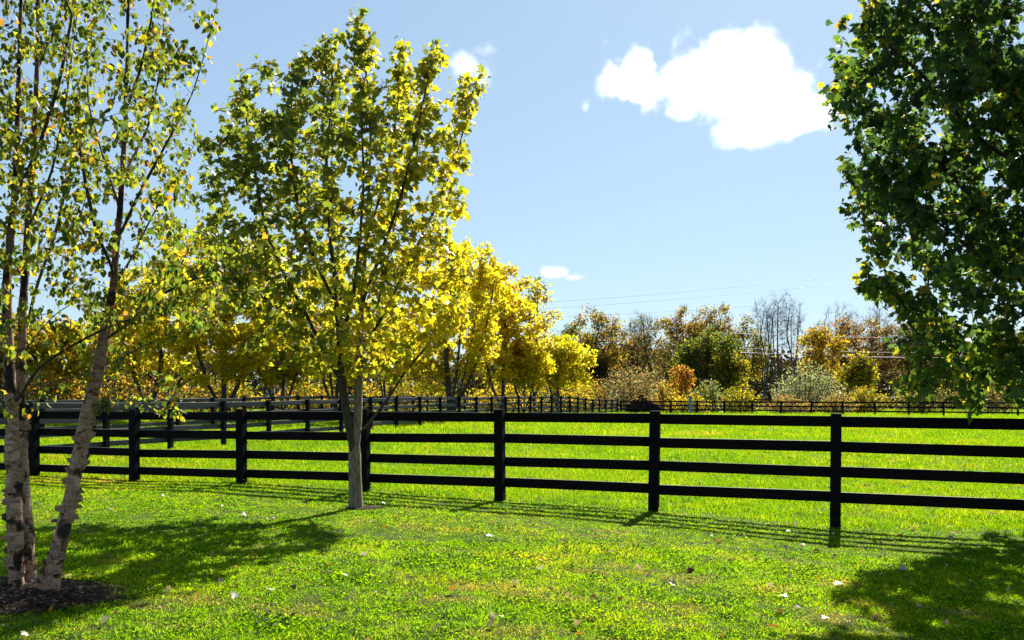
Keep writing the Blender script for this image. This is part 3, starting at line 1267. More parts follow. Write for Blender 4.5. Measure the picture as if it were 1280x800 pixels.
    for c in ch[:18]:
        link('limb', tubes_mesh('limb', [tube(loc[c], np.minimum(r[c], r[c[1]]), 6)], M_TWIG), root)
    link('twigs', tubes_mesh('twigs', [tube(loc[c], np.minimum(r[c], r[c[1]]), 4) for c in ch[18:]], M_TWIG), root, 'stuff')
    sel = np.where((tips <= 4) & ~isstem)[0]
    n = 15500
    i = rgA.choice(sel, n)
    t = rgA.random((n, 1))
    p = pos[i] * t + pos[par[i]] * (1 - t)
    off = rgA.normal(size=(n, 3))
    off *= .055 / (np.linalg.norm(off, axis=1)[:, None])
    p += off
    sz = .045 * np.exp(rgA.normal(0, .25, n))
    R = rand_rot(n, .9, rgA)
    col = palette(n, [(.04, .06, .014), (.075, .09, .013), (.125, .13, .012), (.27, .19, .013), (.26, .12, .02)], [.34, .33, .19, .10, .04], rgA)
    p = p - base
    w = p + base
    vis = np.where(in_view(w, -4))[0]
    g = w[vis] - np.array([0, 0, EYE])
    dist = np.linalg.norm(g, axis=1)
    face = np.abs(np.einsum('ni,ni->n', R[vis][:, :, 2], g / dist[:, None]))
    order = vis[np.argsort(-(sz[vis] ** 2 * face / dist ** 2))[:290]]
    bins = np.array_split(order[np.argsort(col[order][:, 0] / col[order][:, 1])], 10)
    for b in bins:
        me = new_mesh('leaf', BIRCHL[0], BIRCHL[1], 3, M_BLEAF, np.repeat(col[b].mean(0)[None], len(BIRCHL[0]), 0))
        for q in b:
            o = link('leaf', me, root)
            o.matrix_basis = Matrix([[*(R[q][0] * sz[q]), p[q][0]], [*(R[q][1] * sz[q]), p[q][1]], [*(R[q][2] * sz[q]), p[q][2]], [0, 0, 0, 1]])
    rest = np.setdiff1d(np.arange(n), order)
    link('foliage', leaf_mesh('foliage', BIRCHL, p[rest], R[rest], sz[rest], col[rest], M_BLEAF), root, 'stuff')


build_birch()

# ------------------------------------------------------------------ trees beyond the fences
Y1, Y2, YG, OL, GR, OR, BR, RU, TAN = ((.33, .20, .010), (.26, .178, .011), (.165, .160, .012), (.075, .080, .018), (.045, .075, .016),
                                      (.30, .12, .014), (.075, .050, .022), (.17, .088, .018), (.19, .135, .05))


def crown_attr(cx, cy, z0, z1, rx, ry, n, rg, lumps=7, shell=.5):
    """points in a lumpy crown: the union of an inner mass and lumps on it"""
    res = []
    zc, rz = (z0 + z1) / 2, (z1 - z0) / 2
    cs = []
    for _ in range(lumps):
        a, e = rg.uniform(0, 2 * math.pi), rg.uniform(-1.15, 1.2)
        k = rg.uniform(.42, .72)
        cs.append((k * math.cos(a) * math.cos(e), k * math.sin(a) * math.cos(e), k * math.sin(e), rg.uniform(.28, .48)))
    cs.append((0, 0, -.1, .55))
    while len(res) < n:
        c = cs[int(rg.integers(len(cs)))] if rg.random() < .62 else (0, 0, 0, .95)
        v = rg.normal(size=3)
        v *= rg.random() ** shell / np.linalg.norm(v)
        q = np.array(c[:3]) + v * c[3]
        res.append((cx + q[0] * rx, cy + q[1] * ry, zc + q[2] * rz))
    return np.array(res)


def far_tree(name, label, px, D, ytop, ybot, wpx, cols, wts, seed, n_at=170, per=9, lsize=.2, r_base=.16, tpl=CLUMP, stems=1,
             lean=0.0, spread=.4, group=None, step=None, tipmax=4, cat='tree', trunk_m=None, lumps=12, r_tip=.012, bias=.12, singles=0, m_leaf=None, spray=None):
    rg = np.random.default_rng(seed)
    x = (px - 640) * D / F
    zg = float(gz(x, D))
    top = EYE - (ytop - HOR) * D / F
    bot = EYE - (ybot - HOR) * D / F
    hw = wpx / 2 * D / F
    H = top - zg
    step = step or H / 26
    polys = []
    fork = zg + max(bot - zg, .08 * H) * (.5 if stems > 1 else .9)
    main = [(x, D, zg), (x + lean * .15 * H, D, zg + .5 * (fork - zg)), (x + lean * .3 * H, D, fork)]
    main += [(x + lean * (.3 + .4 * k) * H + rg.normal(0, .02 * H), D + rg.normal(0, .02 * H), fork + (top - fork) * k * .85) for k in (.33, .66, 1)]
    polys.append(main)
    for k in range(stems - 1):
        a = rg.uniform(0, 2 * math.pi)
        if stems == 2:
            a = rg.choice([0, math.pi])
        dx, dy = math.cos(a) * hw, math.sin(a) * hw * .6
        z_ = zg + rg.uniform(.0, .5) * (fork - zg)
        polys.append([(x + lean * .05 * H, D, z_), (x + dx * .25, D + dy * .25, fork + .12 * H), (x + dx * .45, D + dy * .45, fork + .4 * (top - fork)), (x + dx * .6, D + dy * .6, fork + .75 * (top - fork))])
    at = crown_attr(x + lean * .45 * H, D, bot, top, hw, hw * .9, n_at, rg, lumps)
    cf = lambda p, r_: palette(len(p), cols, wts, r_, .22)
    return build_tree(name, label, cat, (x, D), polys, at, step, H * .42, step * 1.0, r_base, r_tip, tpl, lsize, per, cf,
                      M_GOLD if D < 75 else M_FAR, trunk_m or M_FBARK, trunk_m or M_FBARK, rg, group, tipmax=tipmax, spread=spread, droop=.1, n_limbs=0,
                      ns=5, iters=70, bias=(0, 0, bias), twig_ns=3, spray=spray, n_leaves=int(n_at * per * (2.0 if D > 80 else 2.6)))


GN_ = 'yellow and golden trees beyond the lane fence'
far_tree('maple_tree', 'bright yellow maple with several dark stems behind the lane fence, beside the young maple', 562, 54, 282, 490, 200, [Y1, Y2, YG, OR], [.42, .34, .2, .04], 101, 340, 16, .2, .24, MAPLE_S, stems=4, spread=.5, group=GN_)
far_tree('maple_tree', 'golden maple with orange-tinged top, right behind the bright yellow maple', 628, 62, 318, 492, 112, [Y1, OR, Y2, YG], [.55, .15, .22, .08], 102, 260, 14, .2, .18, MAPLE_S, stems=2, spread=.5, group=GN_)
far_tree('poplar_tree', 'tall thin sparse tree with tan and green leaves rising above the golden shrubs', 668, 66, 336, 470, 84, [TAN, OL, YG, Y2], [.4, .25, .2, .15], 103, 150, 5, .2, .13, CLUMP, stems=4, spread=.35, group=GN_, bias=.4)
far_tree('maple_tree', 'low round golden-yellow tree at the fence corner', 697, 70, 412, 488, 110, [Y2, Y1, YG, OL], [.36, .3, .27, .07], 104, 260, 13, .2, .14, MAPLE_S, stems=3, spread=.5, group=GN_)
far_tree('maple_tree', 'small yellow tree with dense low crown between the golden maple and the fence corner', 655, 64, 420, 490, 90, [Y1, Y2, YG], [.6, .3, .1], 105, 200, 13, .2, .12, MAPLE_S, stems=3, spread=.5, group=GN_)
far_tree('maple_tree', 'orange-yellow tree seen through the limbs of the young maple', 420, 58, 300, 490, 160, [Y1, OR, YG, Y2], [.30, .12, .35, .23], 106, 260, 13, .2, .2, MAPLE_S, stems=3, spread=.5, group=GN_)
far_tree('maple_tree', 'broad yellow-green tree between the birch and the young maple, behind both fences', 280, 50, 275, 490, 230, [YG, Y2, Y1, OR], [.52, .28, .17, .03], 107, 400, 20, .2, .24, MAPLE_S, stems=3, spread=.5, group=GN_)
far_tree('maple_tree', 'mottled yellow and orange tree behind the leaning birch stem', 190, 54, 318, 492, 160, [Y2, Y1, TAN, OR, YG], [.28, .14, .12, .06, .40], 108, 280, 17, .2, .18, MAPLE_S, stems=3, spread=.5, group=GN_)
far_tree('maple_tree', 'yellow-green low tree under the left limbs of the young maple', 352, 52, 390, 486, 130, [YG, Y2, Y1], [.45, .40, .15], 109, 230, 13, .2, .14, MAPLE_S, stems=3, spread=.5, group=GN_)
far_tree('maple_tree', 'olive and orange tree behind the upright birch stems', 95, 60, 392, 486, 130, [OL, OR, YG, Y2], [.20, .16, .40, .24], 110, 240, 16, .22, .16, MAPLE_S, stems=3, spread=.55, group=GN_)
far_tree('maple_tree', 'dark olive tree at the picture edge behind the birch', 0, 58, 385, 478, 130, [OL, YG, OR, Y2], [.3, .4, .12, .18], 111, 240, 16, .22, .16, MAPLE_S, stems=3, spread=.55, group=GN_)
far_tree('maple_tree', 'yellow tree low behind the trunk of the young maple', 482, 60, 400, 480, 130, [Y2, YG, OR, Y1], [.35, .35, .1, .2], 112, 230, 13, .2, .14, MAPLE_S, stems=3, spread=.5, group=GN_)

GF = 'autumn trees along the far edge of the field'
FT = [  # label, px, D, top, bottom, width, colours, weights, n, per, stems, lean, trunk r
    ('dark olive tree right of the thin sparse tree', 708, 118, 398, 470, 70, [OL, GR, YG], [.5, .3, .2], 170, 12, 2, 0, .22),
    ('gold and olive tree with sky showing through its open crown', 748, 116, 378, 470, 82, [OL, RU, Y2, BR], [.35, .2, .3, .15], 170, 8, 2, 0, .22),
    ('nearly bare dark tree with a crooked leaning trunk', 818, 112, 386, 462, 66, [BR, OL, BR], [.5, .3, .2], 190, 2.2, 2, -.12, .30),
    ('low rust-brown tree below the gap in the skyline', 785, 122, 418, 472, 60, [RU, BR, OR, OL], [.35, .3, .15, .2], 160, 10, 2, .1, .18),
    ('rusty gold tree with a rounded top, first of the tall rusty group', 850, 126, 377, 455, 64, [RU, OL, Y2, BR], [.35, .3, .15, .2], 180, 9, 2, 0, .24),
    ('tallest rusty gold tree in the middle of the skyline', 888, 124, 371, 455, 74, [RU, OL, Y2, BR], [.33, .3, .2, .17], 200, 9, 2, 0, .26),
    ('olive gold tree sloping down towards the bare trees', 928, 122, 388, 462, 66, [OL, Y2, BR, YG], [.4, .25, .2, .15], 180, 7, 3, 0, .2),
    ('dense green tree in front of the tall rusty gold trees', 886, 108, 408, 482, 88, [OL, GR, YG], [.42, .33, .25], 220, 13, 3, 0, .24),
    ('yellow-green sapling between the dense green tree and the bare trees', 910, 104, 440, 484, 40, [YG, Y2, OL], [.4, .25, .35], 130, 6, 2, 0, .1),
    ('yellow tree beside the bare trees', 1022, 110, 404, 470, 62, [Y1, Y2, OL], [.5, .3, .2], 170, 7, 2, .1, .2),
    ('orange-brown tree with a bare twiggy top', 1052, 120, 392, 470, 84, [RU, OR, BR, OL], [.3, .25, .25, .2], 210, 7, 3, 0, .24),
    ('brown thin-leaved tree left of the big green maple', 1092, 122, 388, 470, 66, [BR, RU, TAN], [.5, .2, .3], 190, 4.5, 3, 0, .22),
    ('small yellow-green tree in front of the brown trees', 1072, 98, 442, 492, 46, [Y2, YG, OL], [.4, .3, .3], 150, 5, 2, 0, .1),
    ('brown tree seen through the lower leaves of the big green maple', 1135, 124, 392, 472, 76, [BR, OL, TAN], [.5, .25, .25], 180, 6, 3, 0, .22),
    ('olive tree behind the big green maple', 1180, 120, 398, 474, 80, [OL, BR, YG], [.45, .3, .25], 180, 9, 2, 0, .22),
    ('mixed brown and green tree behind the big green maple by the picture edge', 1240, 122, 392, 474, 90, [OL, BR, RU], [.45, .3, .25], 180, 9, 2, 0, .22),
    ('dark brown tree low behind the grey-brown bush', 735, 112, 430, 482, 56, [BR, OL, RU], [.4, .4, .2], 160, 11, 2, 0, .18),
]
for k, (lb, px, D, yt, yb, wd, cs, ws, na, per, st, ln, rb_) in enumerate(FT):
    yb = 494
    far_tree('tree', lb, px, D, yt, yb, wd * 1.2, cs, ws, 200 + k, na, per * 2.0, .23, rb_ * .8, CLUMP, st, ln, 1.0, GF, r_tip=.016, spray=(700, 1.1, .016))
# bare trees: three tall stems
for k, (lb, px, yt, wd, D) in enumerate([('tallest bare grey tree, middle of the three bare trees', 972, 362, 46, 116), ('bare grey tree, first of the three bare trees from the rusty group', 955, 368, 36, 119),
                                         ('bare grey tree, last of the three bare trees beside the yellow tree', 990, 369, 40, 118),
                                         ('bare twiggy grey tree above the orange-brown tree', 1048, 374, 60, 128), ('bare twiggy tree behind the brown thin-leaved tree', 1100, 372, 50, 130),
                                         ('bare thin tree standing in the skyline gap', 800, 388, 36, 126)]):
    far_tree('bare_tree', lb, px, D, yt, 452, wd, [BR], [1], 300 + k, 520, 0, .3, .17, CLUMP, 4, 0, .5, 'bare trees along the far edge of the field', trunk_m=M_BARE, r_tip=.017, bias=.35, spray=(750, 1.2, .010))
far_tree('sapling', 'small bright orange tree in front of the dense green tree', 852, 92, 455, 492, 40, [OR, Y2, RU, TAN], [.5, .15, .2, .15], 401, 150, 5, .17, .07, CLUMP, 3, 0, .55)


# shrubs: many stems fanning from the ground, leaves along them
def shrub(label, px, D, ytop, wpx, cols, wts, seed, n_st=120, n_lf=2600, lsize=.2, name='bush', thin=.45, up=1.0, group='shrubs behind the far fence'):
    rg = np.random.default_rng(seed)
    x0 = (px - 640) * D / F
    zg = float(gz(x0, D))
    H = EYE - (ytop - HOR) * D / F - zg
    hw = wpx / 2 * D / F
    root = thing(name, label, 'bush', (x0, D, zg), 0, group)
    lst, pp = [], []
    for _ in range(n_st):
        a = rg.uniform(0, 2 * math.pi)
        q = rg.random() ** .6
        bx, by = .45 * hw * q * math.cos(a), .4 * hw * q * math.sin(a)
        e = hw * q
        h = H * math.sqrt(max(.08, 1 - (q * .93) ** 2)) * rg.uniform(.72, 1.05)
        s = np.linspace(0, 1, 6)[:, None]
        tip = np.array([e * math.cos(a), e * .85 * math.sin(a), h])
        st = np.array([bx, by, -.05])
        mid = st * .5 + tip * .5 + np.array([0, 0, .12 * h])
        c = (1 - s) ** 2 * st + 2 * s * (1 - s) * mid + s ** 2 * tip
        lst.append(tube(c, np.linspace(.02, .006, 6), 3))
        pp.append(c)
    link('stems', tubes_mesh('stems', lst, M_FBARK), root, 'stuff')
    pp = np.array(pp)
    i = rg.integers(0, n_st, n_lf)
    t = 5 * (1 - (1 - rg.random(n_lf)) * rg.random(n_lf) ** .35) * .999
    t = 5 * rg.random(n_lf) ** thin * .999
    k = t.astype(int)
    f = (t - k)[:, None]
    p = pp[i, k] * (1 - f) + pp[i, k + 1] * f + rg.normal(0, .05 * H, (n_lf, 3))
    p[:, 2] = np.maximum(p[:, 2], .03)
    sz = lsize * np.exp(rg.normal(0, .25, n_lf))
    link('foliage', leaf_mesh('foliage', DIAM, p, rand_rot(n_lf, 0, rg), sz, palette(n_lf, cols, wts, rg, .25), M_FAR), root, 'stuff')


SIL = (.15, .165, .11)
PK = (.16, .105, .06)
shrub('large grey-brown rounded bush beyond the fence corner', 792, 92, 456, 106, [PK, TAN, OL, SIL], [.33, .3, .22, .15], 501, 170, 4200, .17)
shrub('big silvery grey-green bush behind the far fence', 1008, 90, 452, 96, [SIL, (.13, .16, .08), TAN], [.55, .3, .15], 502, 200, 4600, .15)
shrub('tan and yellow low bush between the grey-brown bush and the orange sapling', 832, 86, 474, 36, [TAN, OR, Y2, YG], [.4, .15, .25, .2], 503, 70, 1300, .17)
shrub('grey-green low bush below the dense green tree', 886, 88, 474, 56, [SIL, OL, YG], [.4, .3, .3], 504, 90, 1700, .17)
shrub('bright yellow-green low shrub behind the pale marker post', 862, 82, 489, 60, [Y2, YG, Y1], [.4, .4, .2], 505, 90, 1500, .15)
shrub('yellow-green shrub between the pale marker post and the silvery bush', 925, 84, 480, 64, [YG, Y2, GR], [.5, .35, .15], 506, 100, 2000, .16)
shrub('reddish brown low growth at the foot of the silvery bush', 985, 80, 491, 78, [RU, PK, TAN, YG], [.35, .3, .2, .15], 507, 110, 1500, .13)
shrub('second patch of reddish low growth, right of the silvery bush', 1046, 80, 488, 56, [RU, TAN, PK, YG], [.3, .3, .2, .2], 508, 90, 1300, .13)
shrub('yellow-green shrub below the small yellow-green tree', 1082, 84, 482, 64, [YG, Y2, TAN], [.5, .35, .15], 509, 100, 2000, .16)
shrub('dull green shrub behind the far fence under the big maple', 1150, 84, 470, 90, [OL, YG, BR], [.4, .3, .3], 510, 110, 2300, .18)
shrub('brownish shrub behind the far fence at the picture edge', 1235, 82, 468, 100, [OL, BR, TAN], [.4, .35, .25], 511, 110, 2300, .18)
shrub('low yellow shrub at the end of the lane fence', 738, 92, 470, 60, [Y2, TAN, YG, OR], [.3, .3, .25, .15], 512, 100, 2000, .17)
shrub('orange and green bush behind the upright birch stems', 70, 56, 462, 110, [OR, YG, Y2, OL], [.35, .25, .15, .25], 513, 120, 2600, .15)
shrub('olive bush behind the leaning birch stem', 165, 60, 460, 110, [OL, BR, Y2, OR], [.4, .25, .2, .15], 514, 120, 2600, .15)
shrub('dark green and orange bush below the broad yellow-green tree', 270, 62, 468, 130, [OL, YG, OR, Y2], [.4, .25, .15, .2], 515, 130, 2800, .16)
shrub('yellow-green bush below the orange-yellow tree', 390, 64, 472, 120, [YG, Y2, OL, OR], [.4, .25, .2, .15], 516, 130, 2600, .16)
shrub('green and orange bush behind the trunk of the bright yellow maple', 500, 70, 468, 140, [YG, OL, OR, Y2], [.4, .2, .15, .25], 517, 130, 2800, .17)
shrub('golden-green low bush behind the fence corner, below the round golden tree', 700, 80, 462, 96, [Y2, YG, Y1], [.4, .35, .25], 519, 110, 2400, .15)
shrub('yellow bush behind the fence below the golden maple', 625, 74, 474, 110, [Y2, YG, Y1], [.4, .3, .3], 518, 120, 2400, .17)


# a far-off wood behind it all that reads as one mass
def build_woods():
    rg = np.random.default_rng(9)
    n = 90000
    x = rg.uniform(-112, 116, n)
    y = rg.uniform(132, 160, n)
    hmax = 8.6 + 1.2 * np.sin(x * .11) + 1.2 * np.sin(x * .31 + 1) + .9 * np.sin(x * .9 + y * .2)
    z = gz(x, y) + hmax * rg.random(n) ** .9
    p = np.stack([x, y, z], -1)
    patch = np.sin(x * .17 + 2) + np.sin(x * .41)
    c1 = palette(n, [(.05, .035, .025), OL, RU, (.03, .03, .012)], [.45, .2, .1, .25], rg, .3)
    c2 = palette(n, [OL, (.03, .035, .012), YG, (.05, .035, .025)], [.3, .35, .1, .25], rg, .3)
    col = np.where((patch > .3)[:, None], c2, c1)
    V = leaf_mesh('woods', CLUMP, p, rand_rot(n, 0, rg), .5 * np.exp(rg.normal(0, .25, n)), col, M_WOODS)
    o = link('woods', V, kind='stuff')
    o['label'] = 'brown far-off wood behind the autumn trees'
    lst = []
    for _ in range(420):
        xx, yy = rg.uniform(-112, 116), rg.uniform(128, 150)
        h = rg.uniform(5, 10)
        zz = float(gz(xx, yy))
        lx = rg.normal(0, .5)
        lst.append(tube([(xx, yy, zz), (xx + lx * .4, yy, zz + h * .5), (xx + lx, yy, zz + h)], [.11, .08, .02], 4))
    link('woods_trunks', tubes_mesh('woods_trunks', lst, M_FBARK), parent=o, kind='stuff')


build_woods()

# ------------------------------------------------------------------ power lines
def wire(label, pts, r, m, group, name='power_line'):
    """each span sags between its ends"""
    V = []
    p = []
    for a, b in zip(pts[:-1], pts[1:]):
        a, b = np.array(a, float), np.array(b, float)
        for t in np.linspace(0, 1, 24)[:-1]:
            q = a + (b - a) * t
            q[2] -= 4 * t * (1 - t) * .012 * np.linalg.norm(b - a)
            p.append(q)
    p.append(np.array(pts[-1], float))
    o = link(name, tubes_mesh('power_line', [tube(p, np.full(len(p), r), 5)], m))
    return tag(o, label, 'power line', group)


GW = 'overhead wires'
for k, (lb, y0, y1, D0, D1) in enumerate([('upper thin wire crossing the sky and dropping towards the tree line', 380, 331, 230, 205), ('lower thin wire crossing the sky below the upper one', 388, 340, 232, 206),
                                          ('wire above the bare trees rising to the big maple', 398, 361, 220, 200)]):
    a, b = P(640, y0, D0), P(1110, y1, D1)
    d = b - a
    wire(lb, [a - d * .6, a - d * .01, b + d * .5], .022, M_WIRED, GW)
for lb, ya, yb, r, D, m in [('brightest wire in front of the brown trees, above the silvery bush', 438.5, 443, .045, 103, M_WIRE), ('thin wire just above the brightest one', 433, 436, .022, 104, M_WIRE), ('thin wire halfway up the bare trees', 415, 417, .022, 105, M_WIRE)]:
    wire(lb, [P(888, ya, D + 9), P(1420, yb + 1, D)], r, m, GW)
def pole(label, p, h):
    o = thing('utility_pole', label, 'utility pole', (p[0], p[1], float(gz(p[0], p[1]))))
    link('pole', tubes_mesh('pole', [tube([(0, 0, -.2), (0, 0, h * .5), (0, 0, h)], [.14, .12, .1], 8)], M_POLE), o)
    cm = board_mesh('crossarm', 2.2, .12, .1, M_POLE)
    c = link('crossarm', cm, o)
    c.location = (-1.1, -.12, h - .5)


pp0, pp1 = P(888, 500, 112), P(1420, 500, 103)
pole('wooden pole behind the dense green tree that carries the three low wires', pp0, 10.3)

# ------------------------------------------------------------------ small things at the far fence
def mound():
    rg = np.random.default_rng(31)
    D = 84
    x0 = (802 - 640) * D / F
    z0 = float(gz(x0, D))
    o = thing('brush_mound', 'dark mound with a sunlit tan top behind the far fence near the corner', 'mound', (x0, D, z0))
    n, rings = 28, 9
    V = []
    for k in range(rings):
        t = k / (rings - 1)
        rr = 1.75 * (1 - t ** 2.2) + .02
        for j in range(n):
            a = 2 * math.pi * j / n
            q = 1 + .12 * math.sin(3 * a + k) + rg.normal(0, .05)
            V.append((rr * q * math.cos(a), rr * q * .8 * math.sin(a), -.05 + 1.85 * t + rg.normal(0, .03)))
    Q = [[k * n + j, k * n + (j + 1) % n, (k + 1) * n + (j + 1) % n, (k + 1) * n + j] for k in range(rings - 1) for j in range(n)]
    link('heap', new_mesh('heap', np.array(V), np.array(Q), 4, simple('shaded_brush', (.014, .010, .007), .95, .05, (.03, .022, .014), 3), smooth_shade=True), o)  # near-black brown: the shade on the heap's front is painted in
    m = 900
    a = rg.uniform(0, 2 * math.pi, m)
    t = 1 - .42 * rg.random(m) ** 1.6  # tan bits kept near the top, painting in its sunlit tone
    rr = 1.75 * (1 - t ** 2.2) + .05
    p = np.stack([rr * np.cos(a), rr * .8 * np.sin(a), 1.85 * t], -1) + rg.normal(0, .05, (m, 3))
    link('straw', leaf_mesh('straw', DIAM, p, rand_rot(m, 0, rg), np.full(m, .2), palette(m, [TAN, BR, RU], [.5, .3, .2], rg), M_FAR), o, 'stuff')


mound()
mk = P(875, 500, 74.0)
mo = thing('marker_post', 'pale blue upright marker post standing at the far fence', 'post', (mk[0], mk[1] + 4, float(gz(mk[0], mk[1] + 4))))
link('post', box_mesh('post', .27, .25, 1.62, M_MARK, .06), mo)
capm = box_mesh('cap', .22, .20, .14, M_MARK, .05)
link('cap', capm, mo, loc=(0, 0, 1.61))

# ------------------------------------------------------------------ grass
def tuft(name, n, h, rad, w, seed, bend=.5, cols=((1, 1, 1),), broad=False):
    rg = np.random.default_rng(seed)
    V, T, Cc = [], [], []
    for _ in range(n):
        a = rg.uniform(0, 2 * math.pi)
        q = rad * math.sqrt(rg.random())
        bx, by = q * math.cos(a), q * math.sin(a)
        hh = h * rg.uniform(.55, 1.25)
        d = rg.uniform(0, 2 * math.pi)
        b = bend * hh * rg.uniform(.2, 1.3)
        f = rg.uniform(0, 2 * math.pi)
        sx, sy = math.cos(f), math.sin(f)
        ww = w * rg.uniform(.7, 1.3)
        o = len(V)
        c = np.array(cols[int(rg.integers(len(cols)))]) * rg.uniform(.75, 1.25)
        if not broad:
            for t, wk in ((0, 1), (.5, .85)):
                px_, py_, pz_ = bx + b * t * t * math.cos(d), by + b * t * t * math.sin(d), hh * t * (1 - .15 * t)
                V += [(px_ - sx * ww * wk / 2, py_ - sy * ww * wk / 2, pz_), (px_ + sx * ww * wk / 2, py_ + sy * ww * wk / 2, pz_)]
            V.append((bx + b * math.cos(d), by + b * math.sin(d), hh * .85))
            T += [(o, o + 1, o + 3), (o, o + 3, o + 2), (o + 2, o + 3, o + 4)]
            Cc += [c] * 5
        else:           # a round broad leaf on a low stalk
            z = hh
            tl = rg.uniform(-1.1, 1.1, 2)
            for k in range(5):
                e = 2 * math.pi * k / 5 + f
                V.append((bx + ww * math.cos(e), by + ww * math.sin(e), z + ww * (tl[0] * math.cos(e) + tl[1] * math.sin(e))))
            T += [(o, o + 1, o + 2), (o, o + 2, o + 3), (o, o + 3, o + 4)]
            Cc += [c] * 5
    me = new_mesh(name, np.array(V), np.array(T), 3, M_GRASS, np.array(Cc))
    return bpy.data.objects.new(name, me)


STRAW = (2.6, 1.5, 5.0)


def build_grass():
    def coll(name, obs):
        c = bpy.data.collections.new(name)
        for o in obs:
            c.objects.link(o)
        return c
    DRY = (1.9, .95, 14)
    lawn = coll('lawn_tufts', [tuft('blade_a', 22, .045, .075, .0042, 1, .7), tuft('blade_b', 26, .035, .08, .0045, 2, .9), tuft('blade_c', 18, .06, .06, .004, 3, .7, ((1, 1, 1), (1.1, 1.05, 1))),
                               tuft('blade_d', 22, .03, .085, .0045, 4, 1.1, ((1, 1, 1), (1.6, 1.1, 2.0), STRAW)), tuft('clover', 42, .026, .085, .0062, 5, 0, ((.85, .92, .6), (1.05, 1.05, .6), (.5, .58, .5)), True),
                               tuft('clover_b', 34, .029, .075, .0072, 6, 0, ((.95, 1.0, .6), (.5, .55, .5)), True),
                               tuft('dry', 24, .028, .09, .0045, 7, 1.3, (DRY, DRY, (1.1, 1, 1)))])
    field = coll('field_tufts', [tuft('long_a', 26, .13, .16, .010, 11, .8, ((.72, .74, .8),)), tuft('long_b', 26, .10, .17, .011, 12, 1.0, ((.72, .74, .8), (.80, .78, .8))), tuft('long_c', 24, .15, .14, .010, 13, .8, ((.74, .74, .8), (.74, .74, .8), (1.0, .86, 2.0)))])
    rg = np.random.default_rng(2)
    DRYP = []
    for px, py, r in ((625, 732, .30), (735, 710, .22), (850, 752, .26), (640, 788, .30), (560, 748, .22), (770, 662, .25), (980, 728, .25), (905, 690, .25),
                      (720, 745, .22), (360, 770, .25), (250, 760, .25), (1040, 760, .2), (330, 690, .2), (560, 690, .18), (1000, 690, .25), (180, 770, .15)):
        D = 1.55 * F / (py - HOR)
        DRYP.append(((px - 640) * D / F, D, r, 1.9))
    for _ in range(34):
        y = rg.uniform(4.5, 12)
        DRYP.append((rg.uniform(-.6, .6) * y, y, rg.uniform(.08, .22), rg.uniform(1.2, 2.2)))

    def pts(y0, y1, dens, marg=1.5):
        n = int(dens * (y1 - y0) * (1.2 * y1 + 2 * marg))
        y = rg.uniform(y0, y1, n)
        x = rg.uniform(-1, 1, n) * (.6 * y1 + marg)
        k = np.abs(x) < .6 * y + marg
        return x[k], y[k]

    def scatter(name, cl, bands, ncl, wts, label):
        X, Y, Sc = [], [], []
        for y0, y1, d, s in bands:
            x, y = pts(y0, y1, d)
            X.append(x), Y.append(y), Sc.append(np.full(len(x), s))
        X, Y, Sc = map(np.concatenate, (X, Y, Sc))
        # none on the mulch, and none this side of or beyond the fence where the other kind grows
        rim = 1 + .25 * rg.normal(size=len(X)) * .4
        k = ((X - BX) / 1.0) ** 2 + ((Y - BY) / .60) ** 2 > rim ** 2
        k &= ((X - MPX - .1) / .3) ** 2 + ((Y - MPY) / .2) ** 2 > rim ** 2
        fd = Y - (13.5 - .375 * X)
        k &= (fd < rg.normal(.25, .15, len(X))) if name == 'lawn_grass' else (fd > rg.normal(.12, .12, len(X)))
        X, Y, Sc = X[k], Y[k], Sc[k]
        n = len(X)
        # growth varies from place to place
        g = .82 + .25 * np.sin(X * 1.7 + 1.1 * np.sin(Y * 1.3)) * np.sin(Y * 2.1 + X * .4) + .15 * np.sin(X * 5.1 + Y * 3.7)
        Sc = Sc * np.clip(.35 + .65 * g, .6, 1.25) * np.exp(rg.normal(0, .2, n))
        V = np.stack([X, Y, gz(X, Y) - .004], -1)
        me = bpy.data.meshes.new(name)
        me.vertices.add(n)
        me.vertices.foreach_set('co', V.astype(np.float32).ravel())
        a = me.attributes.new('rot', 'FLOAT_VECTOR', 'POINT')
        r = np.zeros((n, 3), np.float32)
        r[:, 2] = rg.uniform(0, 6.283, n)
        a.data.foreach_set('vector', r.ravel())
        a = me.attributes.new('scl', 'FLOAT_VECTOR', 'POINT')
        zf = np.where(Y > 9.5, .52, .78) if name == 'lawn_grass' else np.full(n, .8)
        a.data.foreach_set('vector', np.stack([Sc, Sc, Sc * zf], -1).astype(np.float32).ravel())
        a = me.attributes.new('idx', 'INT', 'POINT')
        patch = np.sin(X * .9 + 2 * np.sin(Y * .7)) + np.sin(Y * 1.3 + X * .5)
        ii = rg.choice(ncl, n, p=np.array(wts) / sum(wts))
        if name == 'lawn_grass':                              # thin, dried-out patches
            dry = np.zeros(n)
            for x0, y0, r0, e0 in DRYP:
                dry = np.maximum(dry, 1 - np.hypot((X - x0) / e0, Y - y0) / r0)
            dry = dry + rg.normal(0, .22, n)
            ii = np.where(dry > .30, 6, ii)
        a.data.foreach_set('value', ii.astype(np.int32))
        me.update()
        ng = bpy.data.node_groups.new(name, 'GeometryNodeTree')
        ng.interface.new_socket('Geometry', in_out='INPUT', socket_type='NodeSocketGeometry')
        ng.interface.new_socket('Geometry', in_out='OUTPUT', socket_type='NodeSocketGeometry')
        N, L = ng.nodes, ng.links
        gi, go = N.new('NodeGroupInput'), N.new('NodeGroupOutput')
        ip = N.new('GeometryNodeInstanceOnPoints')
        ci = N.new('GeometryNodeCollectionInfo')
        ci.inputs['Collection'].default_value = cl
        ci.inputs['Separate Children'].default_value = True
        ci.inputs['Reset Children'].default_value = True
        ip.inputs['Pick Instance'].default_value = True
        L.new(gi.outputs[0], ip.inputs['Points'])
